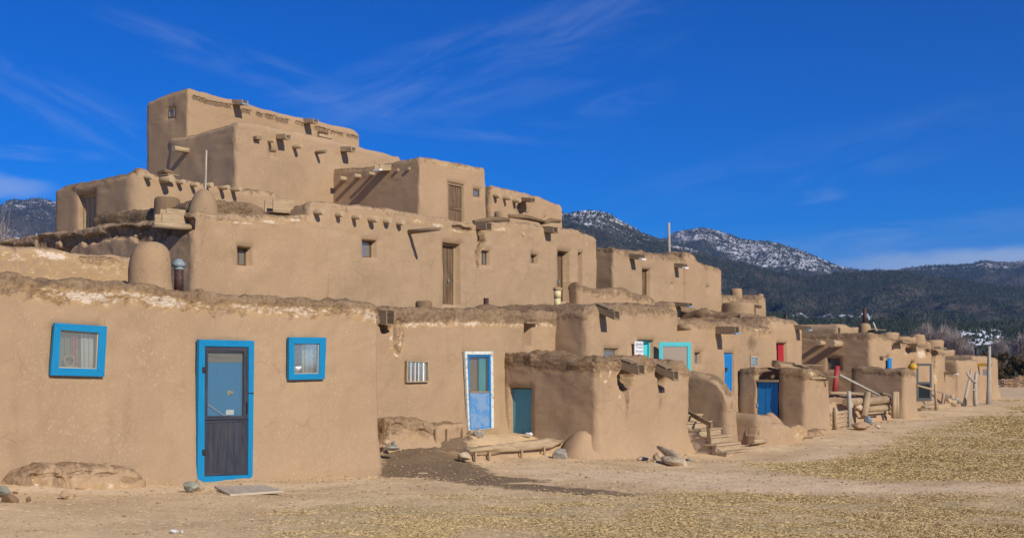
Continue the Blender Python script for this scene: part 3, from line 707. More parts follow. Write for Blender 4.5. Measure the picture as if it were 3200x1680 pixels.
hx, hz = PF(779, 1227, T0); MB().tube([(hx-.05, T0-.05, hz), (hx+.03, T0-.055, hz+.002), (hx+.045, T0-.05, hz-.015)], .006, 6).build('hook', 'metal_or_dark_room', dr)
# chimneys on its roof
s, z = PF(470, 893, 15.6); zr = zat(470, 886, s, 15.6)
rr = (533-407)/2/F*(s*DY+15.6*DX)
mound(h1, (s, 15.6, zr-.04), rr, zat(470, 757, s, 15.6)-zr+.05, seed=5, n=40, wob=.02)
s, z = PF(559, 900, 15.5); z2 = zat(559, 838, s, 15.5); z3 = zat(559, 808, s, 15.5)
sp_ = MB().tube([(s, 15.5, z-.1), (s, 15.5, z2)], .073, 20).build('stove_pipe', 'metal_rust', h1)
cp = MB(); cp.tube([(s, 15.5, z2-.03), (s, 15.5, z2+.02)], [.079, .079], 18)
cp.tube([(s, 15.5, z2+.015), (s, 15.5, z2+.035), (s, 15.5, z2+.075), (s, 15.5, z3-.01), (s, 15.5, z3)], [.085, .118, .118, .055, .02], 6)
cp.build('cap', 'metal_zinc', sp_)

# ---- room behind it at the far left
h2 = thing('adobe_house', 'low mud room with a long salt-stained parapet behind the front house at the left edge', 'house', (6, 16.5, 2), 'adobe houses of the terraced village')
block(h2, 0, PF(500, 800, 16.5)[0], 16.6, 19.2, .8, [(0, PF(0, 768, 16.6)[1]), *pxl(16.6, (0, 768), (120, 776), (250, 788), (410, 803), (500, 812))], r=.12, cell=.1, salt=.5, saltw=.6, crust=.45, seed=23,
      salts=[(*PF(170, 795, 16.6), .55, .10, 1.0), (*PF(290, 838, 16.6), .35, .05, .9), (*PF(40, 800, 16.6), .5, .10, .7), (*PF(390, 830, 16.6), .4, .07, .7)],
      dents=[(*PF(300, 812, 16.6), .42, .13, .05)])

# ---- recessed first-floor house with small barred window and the white-framed door
T2 = 16.5
h3 = thing('adobe_house', 'recessed mud house with a small barred window and a peeling white door frame', 'house', (18, T2, .4), 'adobe houses of the terraced village')
wr = ((1272, 1191), (1337, 1189), (1335, 1131), (1273, 1129))
d2o = ((1461, 1344), (1541, 1337), (1538, 1097), (1450, 1097)); d2i = ((1466, 1342), (1533, 1336), (1531, 1107), (1457, 1107))
e2 = inner_rect(d2i, T2, -.01); ew = inner_rect(wr, T2, .02)
block(h3, 13.9, 23.6, T2, 19.3, ZG, [(13.9, PF(1200, 960, T2)[1]), *pxl(T2, (1200, 962), (1223, 965), (1300, 963), (1416, 961), (1500, 962), (1549, 967), (1640, 970), (1700, 967), (1741, 974))],
      fo=[(*e2, .14), (*ew, .10), (*op(1650, 1671, 1012, 1082, T2, .35)[:4], .35)], r=.15, cell=.09, salt=1.0, saltlo=.26, saltw=.40, crust=1.45, seed=31,
      dents=[(*PF(1252, 1044, T2), .17, .36, .05), (*PF(1208, 1018, T2), .12, .13, .3)],
      salts=[(*PF(1226, 1060, T2), .07, .28, .8), (*PF(1262, 1060, T2), .06, .28, .8), (*PF(1243, 1103, T2), .12, .1, 1.0), (*PF(1700, 1010, T2), .4, .04, .7)],
      damps=[(*PF(1300, 1210, T2), .3, .1, .3), (*PF(1335, 1320, T2), 1.1, .06, .35)], flare=.08, fz=.45)
f = MB().frame('f', q2(((1269, 1194), (1339, 1193), (1338, 1127), (1270, 1126)), T2), q2(wr, T2), T2-.025, T2+.03).build('window', 'wood_tan', h3, bevel=.003)
MB().prism('f', q2(wr, T2), T2+.012, T2+.016).build('pane', 'glass', f)
for k, x in enumerate((1284, 1297, 1308, 1322)):
    a, b = PF(x, 1160, T2); MB().pl('f', a-.010, a+.010+.025*(k == 3), ew[2]-.02, ew[3]+.02, T2-.004, T2+.006).build('bar', 'white_clay', f)
MB().pl('f', ew[0]-.02, ew[1]+.02, ew[2]-.02, ew[3]+.02, T2+.085, T2+.09).build('curtain_or_backing', 'curtain_grey', f)
MB().pl('f', ew[0]+(ew[1]-ew[0])*.62, ew[1]+.02, ew[2]-.02, ew[3]+.02, T2+.05, T2+.055).build('curtain_or_backing', 'curtain_or_backing', f)
df = MB().frame('f', q2(d2o, T2), q2(d2i, T2), T2-.03, T2+.03).build('door', 'paint_white', h3, bevel=.004)
q = lambda *a: q2(a, T2)
MB().prism('f', q((1470, 1340), (1531, 1334), (1530, 1227), (1464, 1227)), T2-.018, T2+.012).build('panel', 'paint_faded', df, bevel=.004)
MB().frame('f', q((1465, 1342), (1533, 1336), (1531, 1109), (1458, 1109)), q((1469, 1338), (1528, 1333), (1526, 1113), (1463, 1113)), T2-.024, T2+.016).build('door_edge', 'paint_royal', df)
MB().prism('f', q((1464, 1227), (1530, 1226), (1530, 1221), (1464, 1222)), T2-.022, T2+.01).build('rail', 'wood_grey', df)
MB().prism('f', q((1464, 1224), (1527, 1223), (1526, 1112), (1462, 1112)), T2+.004, T2+.008).build('pane', 'screen_mesh', df)
MB().prism('f', q((1458, 1230), (1502, 1230), (1502, 1108), (1458, 1108)), T2+.10, T2+.12).build('inner_panel', 'wood_log', df)
MB().prism('f', q((1504, 1230), (1524, 1230), (1524, 1120), (1504, 1108)), T2+.06, T2+.10).build('inner_door', 'paint_turq', df)
a, b = PF(1462, 1217, T2); MB().tube([(a, T2-.05, b-.05), (a, T2-.05, b+.04)], .012, 8).build('handle', 'metal_zinc', df)
MB().prism('f', q((1458, 1362), (1545, 1356), (1543, 1339), (1458, 1345)), T2-.12, T2+.05).build('threshold', 'wood_log', df, bevel=.01)
a, b = PF(1661, 1011, T2); MB().pl('f', a-.22, a+.24, b-.0, b+.045, T2-.03, T2+.3).build('lintel', 'wood_grey', h3, bevel=.005)
spout(h3, 1204, 991, T=T2, L=.20, wd=.26, h=.30, drop=.02, skew=.0)
# roof things
s, z = PF(1325, 965, 17.3); mound(h3, (s, 17.3, z-.1), .19, zat(1325, 940, s, 17.3)-z+.1, 'roof_mound', 'mud_dark', 'drum', 7, wob=.03)
s, z = PF(1519, 962, 17.0); mound(h3, (s, 17.0, z-.12), .36, .2, 'roof_mound', 'mud_dark', 'dome', 8); MB().tube([(s, 17.0, z-.1), (s, 17.0, zat(1519, 931, s, 17.0))], .062, 20, cap=False).tube([(s, 17.0, z-.1), (s, 17.0, zat(1519, 932, s, 17.0))], .056, 20).build('stove_pipe', 'metal_rust', h3)
s, z = PF(1742, 965, 17.6); mound(h3, (s, 17.6, z-.15), .34, .28, 'roof_mound', 'mud_dark', 'dome', 9)
zz = [zat(1742, y, s, 17.6) for y in (952, 932, 931, 908, 907, 897)]
cn = MB().tube([(s, 17.6, zz[0]-.1), (s, 17.6, zz[1])], .085, 18).tube([(s, 17.6, zz[2]), (s, 17.6, zz[3])], .098, 18).build('chimney_can', 'cream', h3)
MB().lathe((s, 17.6, zz[4]-.02), [(.09, 0), (.125, .03), (.12, .08), (.06, .11)], 16, .02, 3).build('clay_cap', 'adobe_brown', cn)

# ---- low flat-roofed annex in front of the middle
T3, S3 = 13.9, 20.86
h4 = thing('adobe_house', 'low square mud annex jutting out with two wooden gutters and a teal side door', 'house', (22.5, T3, 0), 'adobe houses of the terraced village')
tdo = (15.78, 16.42)
sz = lambda y, t_: zat(0, y, S3, t_)
zt_, zb_ = PS(1630, 1212, S3)[1], PS(1630, 1357, S3)[1]
block(h4, S3, SF(2160, T3), T3, 16.7, ZG, pxl(T3, (1856, 1112), (1880, 1114), (1916, 1118), (1970, 1112), (2010, 1113), (2036, 1117), (2060, 1124), (2094, 1134), (2115, 1128), (2140, 1136), (2160, 1152)),
      so=[(tdo[0], tdo[1], zb_, zt_, .30)], sprof=[(T3, 0), (14.6, -.03), (15.6, .02), (16.3, .10), (16.7, .14)],
      dents=[(*PF(1962, 1180, T3), .34, .30, .30), (*PF(1925, 1135, T3), .26, .20, .07), (*PF(2071, 1192, T3), .20, .24, .22), (*PF(1966, 1235, T3), .10, .35, .035), (*PF(2055, 1150, T3), .1, .2, .08)],  # the two deep hollows under the gutters combine cavity and gutter shadow
      salts=[(*PF(1880, 1165, T3), .05, .13, 1.0), (*PF(1893, 1192, T3), .10, .07, 1.0), (*PF(1908, 1165, T3), .07, .14, .9), (*PF(1942, 1235, T3), .07, .20, .8), (*PF(1998, 1180, T3), .10, .05, .6)],
      damps=[(*PF(1960, 1275, T3), .12, .5, .6), (*PF(2068, 1255, T3), .12, .5, .55), (*PF(1975, 1210, T3), .25, .2, .4), (*PF(1960, 1400, T3), .3, .3, .25)],
      sdents=[], r=.17, cell=.075, crust=1.35, salt=.25, seed=47, flare=.24, fz=-.05, crag=1.2)
d = MB(); d.pl('s', tdo[0]+.03, tdo[1]+.1, zb_-.02, zt_-.02, S3+.19, S3+.23)
d.build('door', 'paint_teal', h4, bevel=.004)['label'] = 'small teal wooden side door'
spout(h4, 1955, 1140, T=T3, L=.56, wd=.30, h=.21, drop=.12, lid=True)
spout(h4, 2062, 1150, T=T3, L=.58, wd=.27, h=.20, drop=.20, lid=True)

# ---- bakery house above it
T4 = 15.5; S4 = 22.9
h5 = thing('adobe_house', 'mud house above the low annex with an open turquoise door', 'house', (25, T4, 2), 'adobe houses of the terraced village')
dw = op(2004, 2052, 1063, 1180, T4, .40); ww = op(1898, 1941, 1090, 1128, T4, .26)
block(h5, S4, SF(2137, T4), T4, 19.2, ZG, pxl(T4, (1842, 957), (1880, 947), (1950, 948), (2040, 948), (2100, 954), (2137, 968)), fo=[dw, ww],
      r=.30, cell=.085, crust=1.1, salt=.12, seed=53, sprof=[(T4, 0), (16.4, -.02), (19.2, .02)],
      damps=[(*PF(2070, 990, T4), .6, .25, .35), (*PF(1990, 985, T4), .4, .2, .2)], wavy=1.3)
window(h5, ww[:4], T4+.18, framemat='board_tan', back='board_tan', paneM='glass_dusty')
f = MB().frame('f', [(dw[0]-.0, dw[2]), (dw[1], dw[2]), (dw[1], dw[3]), (dw[0], dw[3])], [(dw[0]+.05, dw[2]+.05), (dw[1]-.05, dw[2]+.05), (dw[1]-.05, dw[3]-.06), (dw[0]+.05, dw[3]-.06)], T4+.20, T4+.27).build('door', 'paint_turq', h5, bevel=.004)
MB().hexa({(i, j, k): ((dw[1]-.06+(j*.035)-i*.36), T4+.26+i*.10+0*j, (dw[2], dw[3]-.07)[k]) for i in (0,1) for j in (0,1) for k in (0,1)}).build('inner_leaf', 'paint_turq', f)
# storm door swung out square to the wall
hs_ = PF(2052, 1100, T4)[0]-.02; zb5, zt5 = PF(2060, 1150, T4)[1]-.9, zat(2095, 1068, hs_, T4-.4)
def swing(o, s_, t_, ang):
    b = BASE[o.name]; M = Matrix.Translation((s_-b[0], t_-b[1], 0)) @ Matrix.Rotation(ang, 4, 'Z') @ Matrix.Translation((b[0]-s_, b[1]-t_, 0)); o.data.transform(M); return o
lw_ = .86
lf = MB().frame('f', [(hs_, zb5), (hs_+lw_, zb5), (hs_+lw_, zt5), (hs_, zt5)], [(hs_+.10, zb5+.12), (hs_+lw_-.10, zb5+.12), (hs_+lw_-.10, zt5-.11), (hs_+.10, zt5-.11)], T4-.10, T4-.06).build('storm_door', 'paint_turq', f, bevel=.004); swing(lf, hs_, T4-.08, R(-48))
o = MB().prism('f', [(hs_+.09, zb5+.11), (hs_+lw_-.09, zb5+.11), (hs_+lw_-.09, zt5-.10), (hs_+.09, zt5-.10)], T4-.082, T4-.078).build('plastic_sheet', 'plastic_sheet', f); swing(o, hs_, T4-.08, R(-48))
spout(h5, 1886, 968, T=T4, L=.52, wd=.27, h=.20, drop=.16, lid=True)
MB().tube([(*[PF(2133, 1024, T4)[0]], T4+.2, PF(2133, 1024, T4)[1]), (PF(2133, 1024, T4)[0], T4-.28, PF(2133, 1022, T4)[1])], .085, 12, .05).build('roof_beam', 'wood_log', h5)
# lettered board
bs, bz = PF(1991, 1095, T4); bw = (PF(2004, 1095, T4)[0]-PF(1978, 1095, T4)[0]); bh = PF(1991, 1066, T4)[1]-PF(1991, 1124, T4)[1]
sg = thing('sign_board', 'narrow white board lettered by hand in blue and pink beside the open turquoise door', 'sign', (bs, T4-.05, bz-bh/2))
MB().pl('f', bs-bw/2, bs+bw/2, bz-bh/2, bz+bh/2, T4-.06, T4-.03).build('board', 'white_clay', sg, bevel=.003)
def text(parent, txt, s, t_, z, size, mat, wmax, name='lettering'):
    cu = bpy.data.curves.new(name, 'FONT'); cu.body = txt; cu.size = size; cu.align_x = 'CENTER'; cu.align_y = 'CENTER'; cu.extrude = .001; cu.shear = .25
    tmp = bpy.data.objects.new('tmp', cu); C.objects.link(tmp); bpy.context.view_layer.update()
    me = bpy.data.meshes.new_from_object(tmp.evaluated_get(bpy.context.evaluated_depsgraph_get())); bpy.data.objects.remove(tmp)
    xs = [v.co.x for v in me.vertices]; k = min(1.6, wmax/(max(xs)-min(xs)))
    b = BASE[parent.name]
    for v in me.vertices: x, y, zz_ = v.co; v.co = (s+x*k-b[0], t_-zz_-b[1], z+y-b[2])
    me.name = name; return link(name, me, mat, parent)
for tx, fy, sz_, mt in [("Juanita's", .88, .085, 'ink_blue'), ('Fresh', .68, .10, 'ink_blue'), ('Breads', .47, .10, 'ink_blue'), ('PIES', .27, .085, 'ink_pink'), ('COOKIES', .10, .08, 'ink_pink')]:
    text(sg, tx, bs, T4-.062, bz-bh/2+bh*fy, sz_, mt, bw*.86)
MB().bar((bs-bw*.42, T4-.0635, bz-bh/2+bh*.80), (bs+bw*.42, T4-.0635, bz-bh/2+bh*.81), .002, .012).build('underline', 'ink_blue', sg)

# ---- house with the tall blue door
T5 = 15.75; h6 = thing('adobe_house', 'mud house with a narrow tall blue door set deep behind a rounded jamb', 'house', (30, T5, 1), 'adobe houses of the terraced village')
bd = op(2273, 2302, 1102, 1262, T5, .42); w5 = op(2178, 2197, 1100, 1137, T5, .28); w6 = op(2351, 2373, 1112, 1147, T5, .12)
block(h6, 27.0, SF(2421, T5), T5, 19.1, ZG, pxl(T5, (2137, 1000), (2180, 999), (2222, 1001), (2232, 1006), (2250, 1005), (2300, 1007), (2366, 1014), (2421, 1020)), fo=[bd, w5, w6],
      r=.18, cell=.09, crust=.9, salt=.35, seed=59, damps=[(*PF(2355, 1070, T5), .45, .38, .75), (*PF(2322, 1062, T5), .15, .25, .5), (*PF(2240, 1040, T5), .1, .4, .2)],
      salts=[(*PF(2370, 1022, T5), .5, .1, .8), (*PF(2412, 1022, T5), .3, .06, .7)], wavy=1.3)
d = MB(); d.pl('f', bd[0], bd[1]+.03, bd[2]-.1, bd[3]+.01, T5+.16, T5+.20)
for k in range(4): d.pl('f', bd[0]+.05+k*.15, bd[0]+.14+k*.15, bd[2]-.05, bd[3]-.08, T5+.145, T5+.1605)
o = d.build('door', 'paint_royal', h6, bevel=.004); a = bd[0]+.12; b = PF(2282, 1152, T5)[1]
MB().pl('f', a-.05, a+.09, b-.06, b+.04, T5+.10, T5+.158).build('latch', 'metal_or_dark_room', o)
window(h6, w5[:4], T5+.2, framemat='paint_grey', back='curtain_grey'); window(h6, w6[:4], T5+.06, framemat='wood_pale', back='curtain_or_backing', paneM='glass')
spout(h6, 2246, 1031, T=T5, L=.78, wd=.30, h=.22, drop=.02, tip='metal_zinc')

# ---- house with the red door
T6 = 15.7; h7 = thing('adobe_house', 'mud house with a small dark red door high in its wall', 'house', (34.5, T6, 1), 'adobe houses of the terraced village')
rd = op(2436, 2467, 1071, 1140, T6, .30)
block(h7, SF(2414, T6), SF(2526, T6), T6, 19.2, ZG, pxl(T6, (2414, 990), (2450, 991), (2477, 996), (2500, 998), (2526, 1008)), fo=[rd], r=.45, cell=.10, crust=.6, salt=.15, seed=61, sprof=[(T6, 0), (19, .1)],
      salts=[(*PF(2505, 1004, T6), .3, .06, .5)], wavy=1.5)
d = MB(); d.pl('f', rd[0]+.16, rd[1]+.03, rd[2]-.1, rd[3]-.03, T6+.20, T6+.24); d.hexa({(i, j, k): (rd[0]+.01+i*.17, T6+.05+i*.15+j*.03, (rd[2], rd[3]-.03)[k]) for i in (0,1) for j in (0,1) for k in (0,1)})
d.build('door', 'paint_red', h7, bevel=.004)
spout(h7, 2496, 1022, T=T6, L=.5, wd=.3, h=.14, tip='metal_zinc')
# rough raised parapet on the roofs behind
h8 = thing('adobe_house', 'rough-topped mud room behind the blue-door house with a domed chimney and a thin dark pipe', 'house', (34, 16.9, 3), 'adobe houses of the terraced village')
block(h8, 33.8, SF(2416, 16.9), 16.9, 20.5, 1.5, pxl(16.9, (2329, 982), (2360, 984), (2416, 998)), sprof=[(16.9, 0), (17.6, .02), (18.4, .14), (19, .08), (20.5, .2)], r=.12, cell=.10, crust=1.5, salt=.2, seed=67, crag=1.6)
s, z = PF(2305, 965, 19.3); mound(h8, (s, 19.3, z-.3), .62, zat(2305, 945, s, 19.3)-z+.3, seed=12, shape='drum')
s, z = PF(2456, 1000, 18); MB().tube([(s, 18, z-.3), (s, 18, zat(2456, 977, s, 18))], .07, 12).build('stove_pipe', 'metal_or_dark_room', h8)

# ================================================================== SECOND STOREY
T7, S7 = 19.5, 14.36
h9 = thing('adobe_house', 'second-storey mud house with a ragged dark left roof edge and one square window', 'house', (S7, T7, 2), 'adobe houses of the terraced village')
wA = op(747, 791, 772, 828, T7, .34)
ztS = lambda y, x: PS(x, y, S7)
block(h9, S7, 18.2, T7, 29, .6, pxl(T7, (609, 659), (640, 662), (720, 668), (850, 671), (960, 672)), fo=[wA], r=.16, cell=.09, crust=.55, salt=.0, seed=71, bat=.006,
      salts=[(*PF(760, 682, T7), .5, .05, 1.0), (*PF(850, 684, T7), .5, .06, 1.0), (*PF(920, 682, T7), .3, .05, 1.0), (*PF(690, 678, T7), .3, .05, .8)],
      so=[ops(150, 208, 772, 792, S7, .3)], sprof=[(T7, 0), (20.2, -.02), (20.5, -.10), (22, -.05), (24.5, .0), (27.3, -.05), (29, -.2)],
      sdents=[(20.0+k*1.05, 4.93-.10*math.sin(k*2.3), .62, .26+.07*math.sin(k*1.7), .10) for k in range(9)])
cA = window(h9, wA[:4], T7+.25, framemat='wood_door', back='board_tan', cross=True)
# two stacked gutters and a log near the corner
t_, z = PS(560, 690, S7); spout(h9, 556, 690, S=S7, L=.62, wd=.30, h=.26, drop=.03, mat='wood_tan')
spout(h9, 552, 668, S=S7, L=.40, wd=.26, h=.16, drop=.0, mat='wood_tan', skew=.1)
t_, z = PS(572, 712, S7); MB().tube([(S7+.3, t_-.05, z+.02), (S7-.35, t_-.1, z), (S7-.75, t_-.05, z-.01)], [.07, .075, .06], 12, .06).build('roof_beam', 'wood_tan', h9)
t_, z = PS(520, 712, S7); 

h10 = thing('adobe_house', 'wide second-storey mud house with six round beam ends and two tall plank doors', 'house', (20, T7, 2), 'adobe houses of the terraced village')
wB, wC, wD = op(1139, 1181, 750, 803, T7, .32), op(1513, 1536, 782, 827, T7, .28), op(1663, 1683, 795, 821, T7, .28)
dA, dB = op(1391, 1445, 759, 951, T7, .40), op(1747, 1782, 784, 941, T7, .40)
pJ = pxl(T7, (962, 630), (973, 625), (1040, 631), (1100, 637), (1160, 645), (1225, 649), (1292, 655), (1365, 671), (1438, 687), (1485, 692), (1538, 688), (1588, 684), (1640, 692), (1696, 702), (1750, 706), (1800, 714), (1850, 728), (1870, 740))
pJ += [(pJ[-1][0]+.3, pJ[-1][1])]
zJ = lambda x, y: PF(x, y, T7)
block(h10, 17.5, SF(1872, T7), T7, 31, .6, pJ, fo=[wB, wC, wD, dA, dB, op(1811, 1822, 790, 940, T7, .45)], r=.20, cell=.095, crust=.55, salt=.06, seed=73, bat=.004,
      dents=[(*zJ(1508, 738), .20, .42, .30), (*zJ(1502, 795), .14, .40, .10), (*zJ(1450, 700), .35, .12, .10)],
      salts=[(*zJ(1310, 678), .25, .10, .9), (*zJ(1370, 692), .35, .09, 1.1), (*zJ(1430, 712), .35, .09, 1.0), (*zJ(1570, 708), .45, .11, 1.0), (*zJ(1500, 800), .12, .12, .5), (*zJ(1600, 720), .3, .06, .5)],
      damps=[(*zJ(1508, 760), .2, .5, .5), (*zJ(1465, 730), .3, .25, .4), (*zJ(1560, 735), .3, .12, .3)], sprof=[(T7, 0), (20.3, -.12), (22, -.2), (31, -.25)])
vigas(h10, [(991, 662), (1053, 669), (1106, 678), (1158, 684), (1204, 688), (1247, 695)], T=T7, r=.070, L=.13, rl=.4)
vigas(h10, [(1637, 730), (1660, 733), (1692, 732), (1833, 763)], T=T7, r=.055, L=-.005)
a, b = zJ(1281, 724); MB().tube([(a, T7+.25, b-.01), (a, T7-.5, b+.0), (a+.02, T7-1.0, b+.01)], [.062, .055, .045], 12, .08).build('roof_beam', 'wood_grey', h10)
window(h10, wB[:4], T7+.24, framemat='wood_door', back='curtain_grey', paneM='glass_dusty'); window(h10, wC[:4], T7+.19, framemat='wood_door', back='metal_or_dark_room', cross=True); window(h10, wD[:4], T7+.19, framemat='wood_door', back='metal_or_dark_room')  # near-black backs of wC and wD paint the darkness indoors, no curtains
plank_door(h10, (dA[0], dA[1], dA[2]-.05, dA[3]), T7+.27, frame=.06, nb=5, framemat='wood_door_pale', lab='tall weathered plank door, left of the two, with pale worn foot')
plank_door(h10, (dB[0], dB[1], dB[2]-.05, dB[3]), T7+.27, frame=.06, nb=3, lab='tall narrow plank door beside the yellow chimney can')
spout(h10, 1499, 706, T=T7, L=.42, wd=.26, h=.20, drop=.04); spout(h10, 1708, 718, T=T7, L=.42, wd=.26, h=.18, drop=.03)
t_, z = PS(884, 648, 17.5); spout(h10, 890, 648, S=17.5, L=.62, wd=.34, h=.30, drop=.02, mat='wood_tan')
# roof odds and ends behind its edge
s, z = PF(1567, 700, 20.8); mound(h10, (s, 20.8, z-.3), .22, zat(1567, 661, s, 20.8)-z+.3, seed=14, shape='drum')
for (xa, ya, xb, yb, tt_) in [(1588, 672, 1700, 690, 20.6), (1480, 690, 1590, 684, 20.4), (1690, 694, 1750, 688, 20.7)]:
    A_, B_ = PF(xa, ya, tt_), PF(xb, yb, tt_); MB().tube([(A_[0], tt_, A_[1]-.03), ((A_[0]+B_[0])/2, tt_, (A_[1]+B_[1])/2+.02), (B_[0], tt_, B_[1]-.03)], [.05, .075, .05], 12, .15).build('parapet_beam', 'mud_dark', h10)

# low curved terrace wall running right from it
h11 = thing('terrace_wall', 'low mud terrace wall stepping down to the right below the farther second-storey house', 'wall', (31, 19.2, 2), 'rooftop walls')
block(h11, SF(1811, 19.15), SF(2190, 19.15), 19.15, 19.7, 1.2, pxl(19.15, (1811, 876), (1825, 888), (1850, 897), (1874, 904), (1900, 903), (1922, 898), (1955, 897), (1968, 903), (1976, 913), (1990, 918), (2040, 925), (2052, 938), (2062, 944), (2118, 942), (2130, 950), (2190, 962)), r=.18, cell=.09, crust=.9, salt=.1, seed=79,
      salts=[(*PF(1860, 905, 19.15), .35, .05, 1.0), (*PF(1890, 912, 19.15), .3, .04, .9)])
spout(h11, 2120, 950, T=19.15, L=.6, wd=.3, h=.14, tip='metal_zinc')

T8 = 21; h12 = thing('adobe_house', 'farther second-storey mud house with a narrow plank door and two white-tipped gutters', 'house', (34, T8, 2), 'adobe houses of the terraced village')
dC = op(2014, 2037, 841, 940, T8, .34); n1_ = op(2101, 2109, 883, 896, T8, .10)
block(h12, 32.5, SF(2152, T8), T8, 25.5, .8, pxl(T8, (1922, 770), (1960, 777), (2000, 781), (2060, 794), (2110, 800), (2152, 808)), fo=[dC, n1_], r=.17, cell=.11, crust=.8, salt=.12, seed=83, sprof=[(T8, 0), (22, .03), (25, .2)])
plank_door(h12, dC[:4], T8+.22, frame=.05, nb=3, knob=False)
spout(h12, 1977, 801, T=T8, L=.55, wd=.26, h=.18, tip='white_clay'); spout(h12, 2115, 829, T=T8, L=.50, wd=.26, h=.16, tip='white_clay')
T9 = 20.9; h13 = thing('adobe_house', 'second-storey mud house with a stepped rounded shoulder and one tiny hole window', 'house', (40, T9, 2), 'adobe houses of the terraced village')
block(h13, SF(2143, T9), SF(2266, T9), T9, 25, .8, pxl(T9, (2140, 792), (2160, 788), (2178, 797), (2190, 818), (2205, 823), (2240, 831), (2258, 838), (2266, 850)), fo=[op(2213, 2222, 893, 906, T9, .12)], r=.25, cell=.12, crust=.7, seed=89, salt=.08, flare=.12, fz=2.0,
      sprof=[(T9, 0), (22, .05), (25, .1)])
block(h13, SF(2098, 21.4), SF(2143, 21.4), 21.4, 24, 3, pxl(21.4, (2098, 798), (2115, 791), (2143, 788)), r=.12, cell=.12, crust=1.6, seed=91, mat='adobe_brown', name='parapet')

T10 = 22; h14 = thing('adobe_house', 'farthest upper mud room topped by two blunt drum chimneys against the dark hillside', 'house', (46, T10, 2), 'adobe houses of the terraced village')
block(h14, SF(2262, T10), SF(2401, T10), T10, 26, 1.2, pxl(T10, (2262, 920), (2300, 922), (2330, 931), (2365, 938), (2371, 936), (2376, 921), (2390, 920), (2397, 925), (2401, 936)), r=.2, cell=.14, crust=.8, seed=97, salts=[(*PF(2275, 948, T10), .4, .2, .6), (*PF(2327, 962, T10), .25, .2, .6)])
s, z = PF(2300, 925, 22.8); mound(h14, (s, 22.8, z-.3), .27, zat(2300, 902, s, 22.8)-z+.3, seed=15, shape='drum')
s, z = PF(2376, 940, 22.8); mound(h14, (s, 22.8, z-.3), .16, zat(2376, 918, s, 22.8)-z+.3, seed=16, shape='drum')
spout(h14, 2357, 956, T=T10, L=.4, wd=.22, h=.14); MB().tube([(*[PF(2284, 941, T10)[0]], T10-.05, PF(2284, 943, T10)[1]), (PF(2312, 944, T10)[0], T10-.06, PF(2312, 944, T10)[1])], .04, 8).build('beam', 'wood_grey', h14)

# ================================================================== THIRD STOREY AND TOWER
h15 = thing('adobe_house', 'third-storey mud room at the upper left with a big rounded corner', 'house', (17, 25.5, 4), 'adobe houses of the terraced village')
TA, SA = 25.5, 17.0
doL = ops(240, 292, 605, 720, SA, .35)
block(h15, SA, 22.0, TA, TS(153, SA), 3.4, pxl(TA, (387, 509), (420, 503), (450, 507), (470, 517), (484, 532), (500, 534), (560, 543), (640, 557), (738, 573)), so=[doL], r=.42, cell=.10, crust=.75, salt=.15, seed=101,
      sprof=[(TA, 0), (25.9, -.10), (26.3, -.22), (27.5, -.24), (29, -.22), (30, -.22)], salts=[(*PF(700, 577, TA), .4, .08, .6)], wavy=1.4)
plank_door(h15, (doL[0]+.02, doL[1]-.0, doL[2], doL[3]), SA+.20, ax='s', mat='wood_door_pale', framemat='wood_tan', frame=.07, nb=3, knob=False)
vigas(h15, [(459, 553), (557, 569), (599, 577), (645, 579), (692, 587), (728, 592)], T=TA, r=.062, L=.22)
vigas(h15, [(508, 562)], T=TA, r=.09, L=.36)
a, b = PF(500, 547, TA); a2 = PF(535, 551, TA)[0]; MB().box(a, a2, TA-.35, TA+.2, b-.03, b+.02, .01).build('ledge_board', 'wood_grey', h15, bevel=.004)
MB().box(a, a2, TA-.2, TA+.2, b+.021, b+.14, .04).build('mud_lump', 'mud_dark', h15, bevel=.05)
# lumpy parapet on the roof below it
h16 = thing('terrace_wall', 'low crumbling mud parapet on the roof below the upper left room', 'wall', (15.6, 21.3, 3), 'rooftop walls')
block(h16, 15.6, SF(842, 21.3), 21.3, 25.3, 4.2, pxl(21.3, (595, 627), (640, 625), (690, 628), (760, 632), (825, 642), (842, 655)), r=.15, cell=.10, crust=1.3, seed=103, mat='adobe_brown', sprof=[(21.3, 0), (22, -.12), (23.5, -.05), (25.3, 0)])
s, z = PF(645, 645, 21.0); cm_ = mound(h16, (s, 21.1, z-.25), .33, zat(645, 592, s, 21.1)-z+.25, 'chimney', 'adobe_brown', 'dome', 17)
s, z = PF(523, 640, 22.4); mound(h16, (s, 22.4, z-.2), .30, zat(523, 618, s, 22.4)-z+.2, 'roof_mound', 'mud_dark', 'drum', 18)
st = MB(); s, z = PF(641, 592, 21.3); st.bar((s, 21.3, z-.1), (s+.03, 21.3, zat(643, 469, s, 21.3)), .035, .035)
so_ = st.build('wooden_stake', 'wood_pale', None, (s, 21.3, z-.1)); tag(so_, 'pale upright stake stuck in the roof mound below the tower', 'pole')

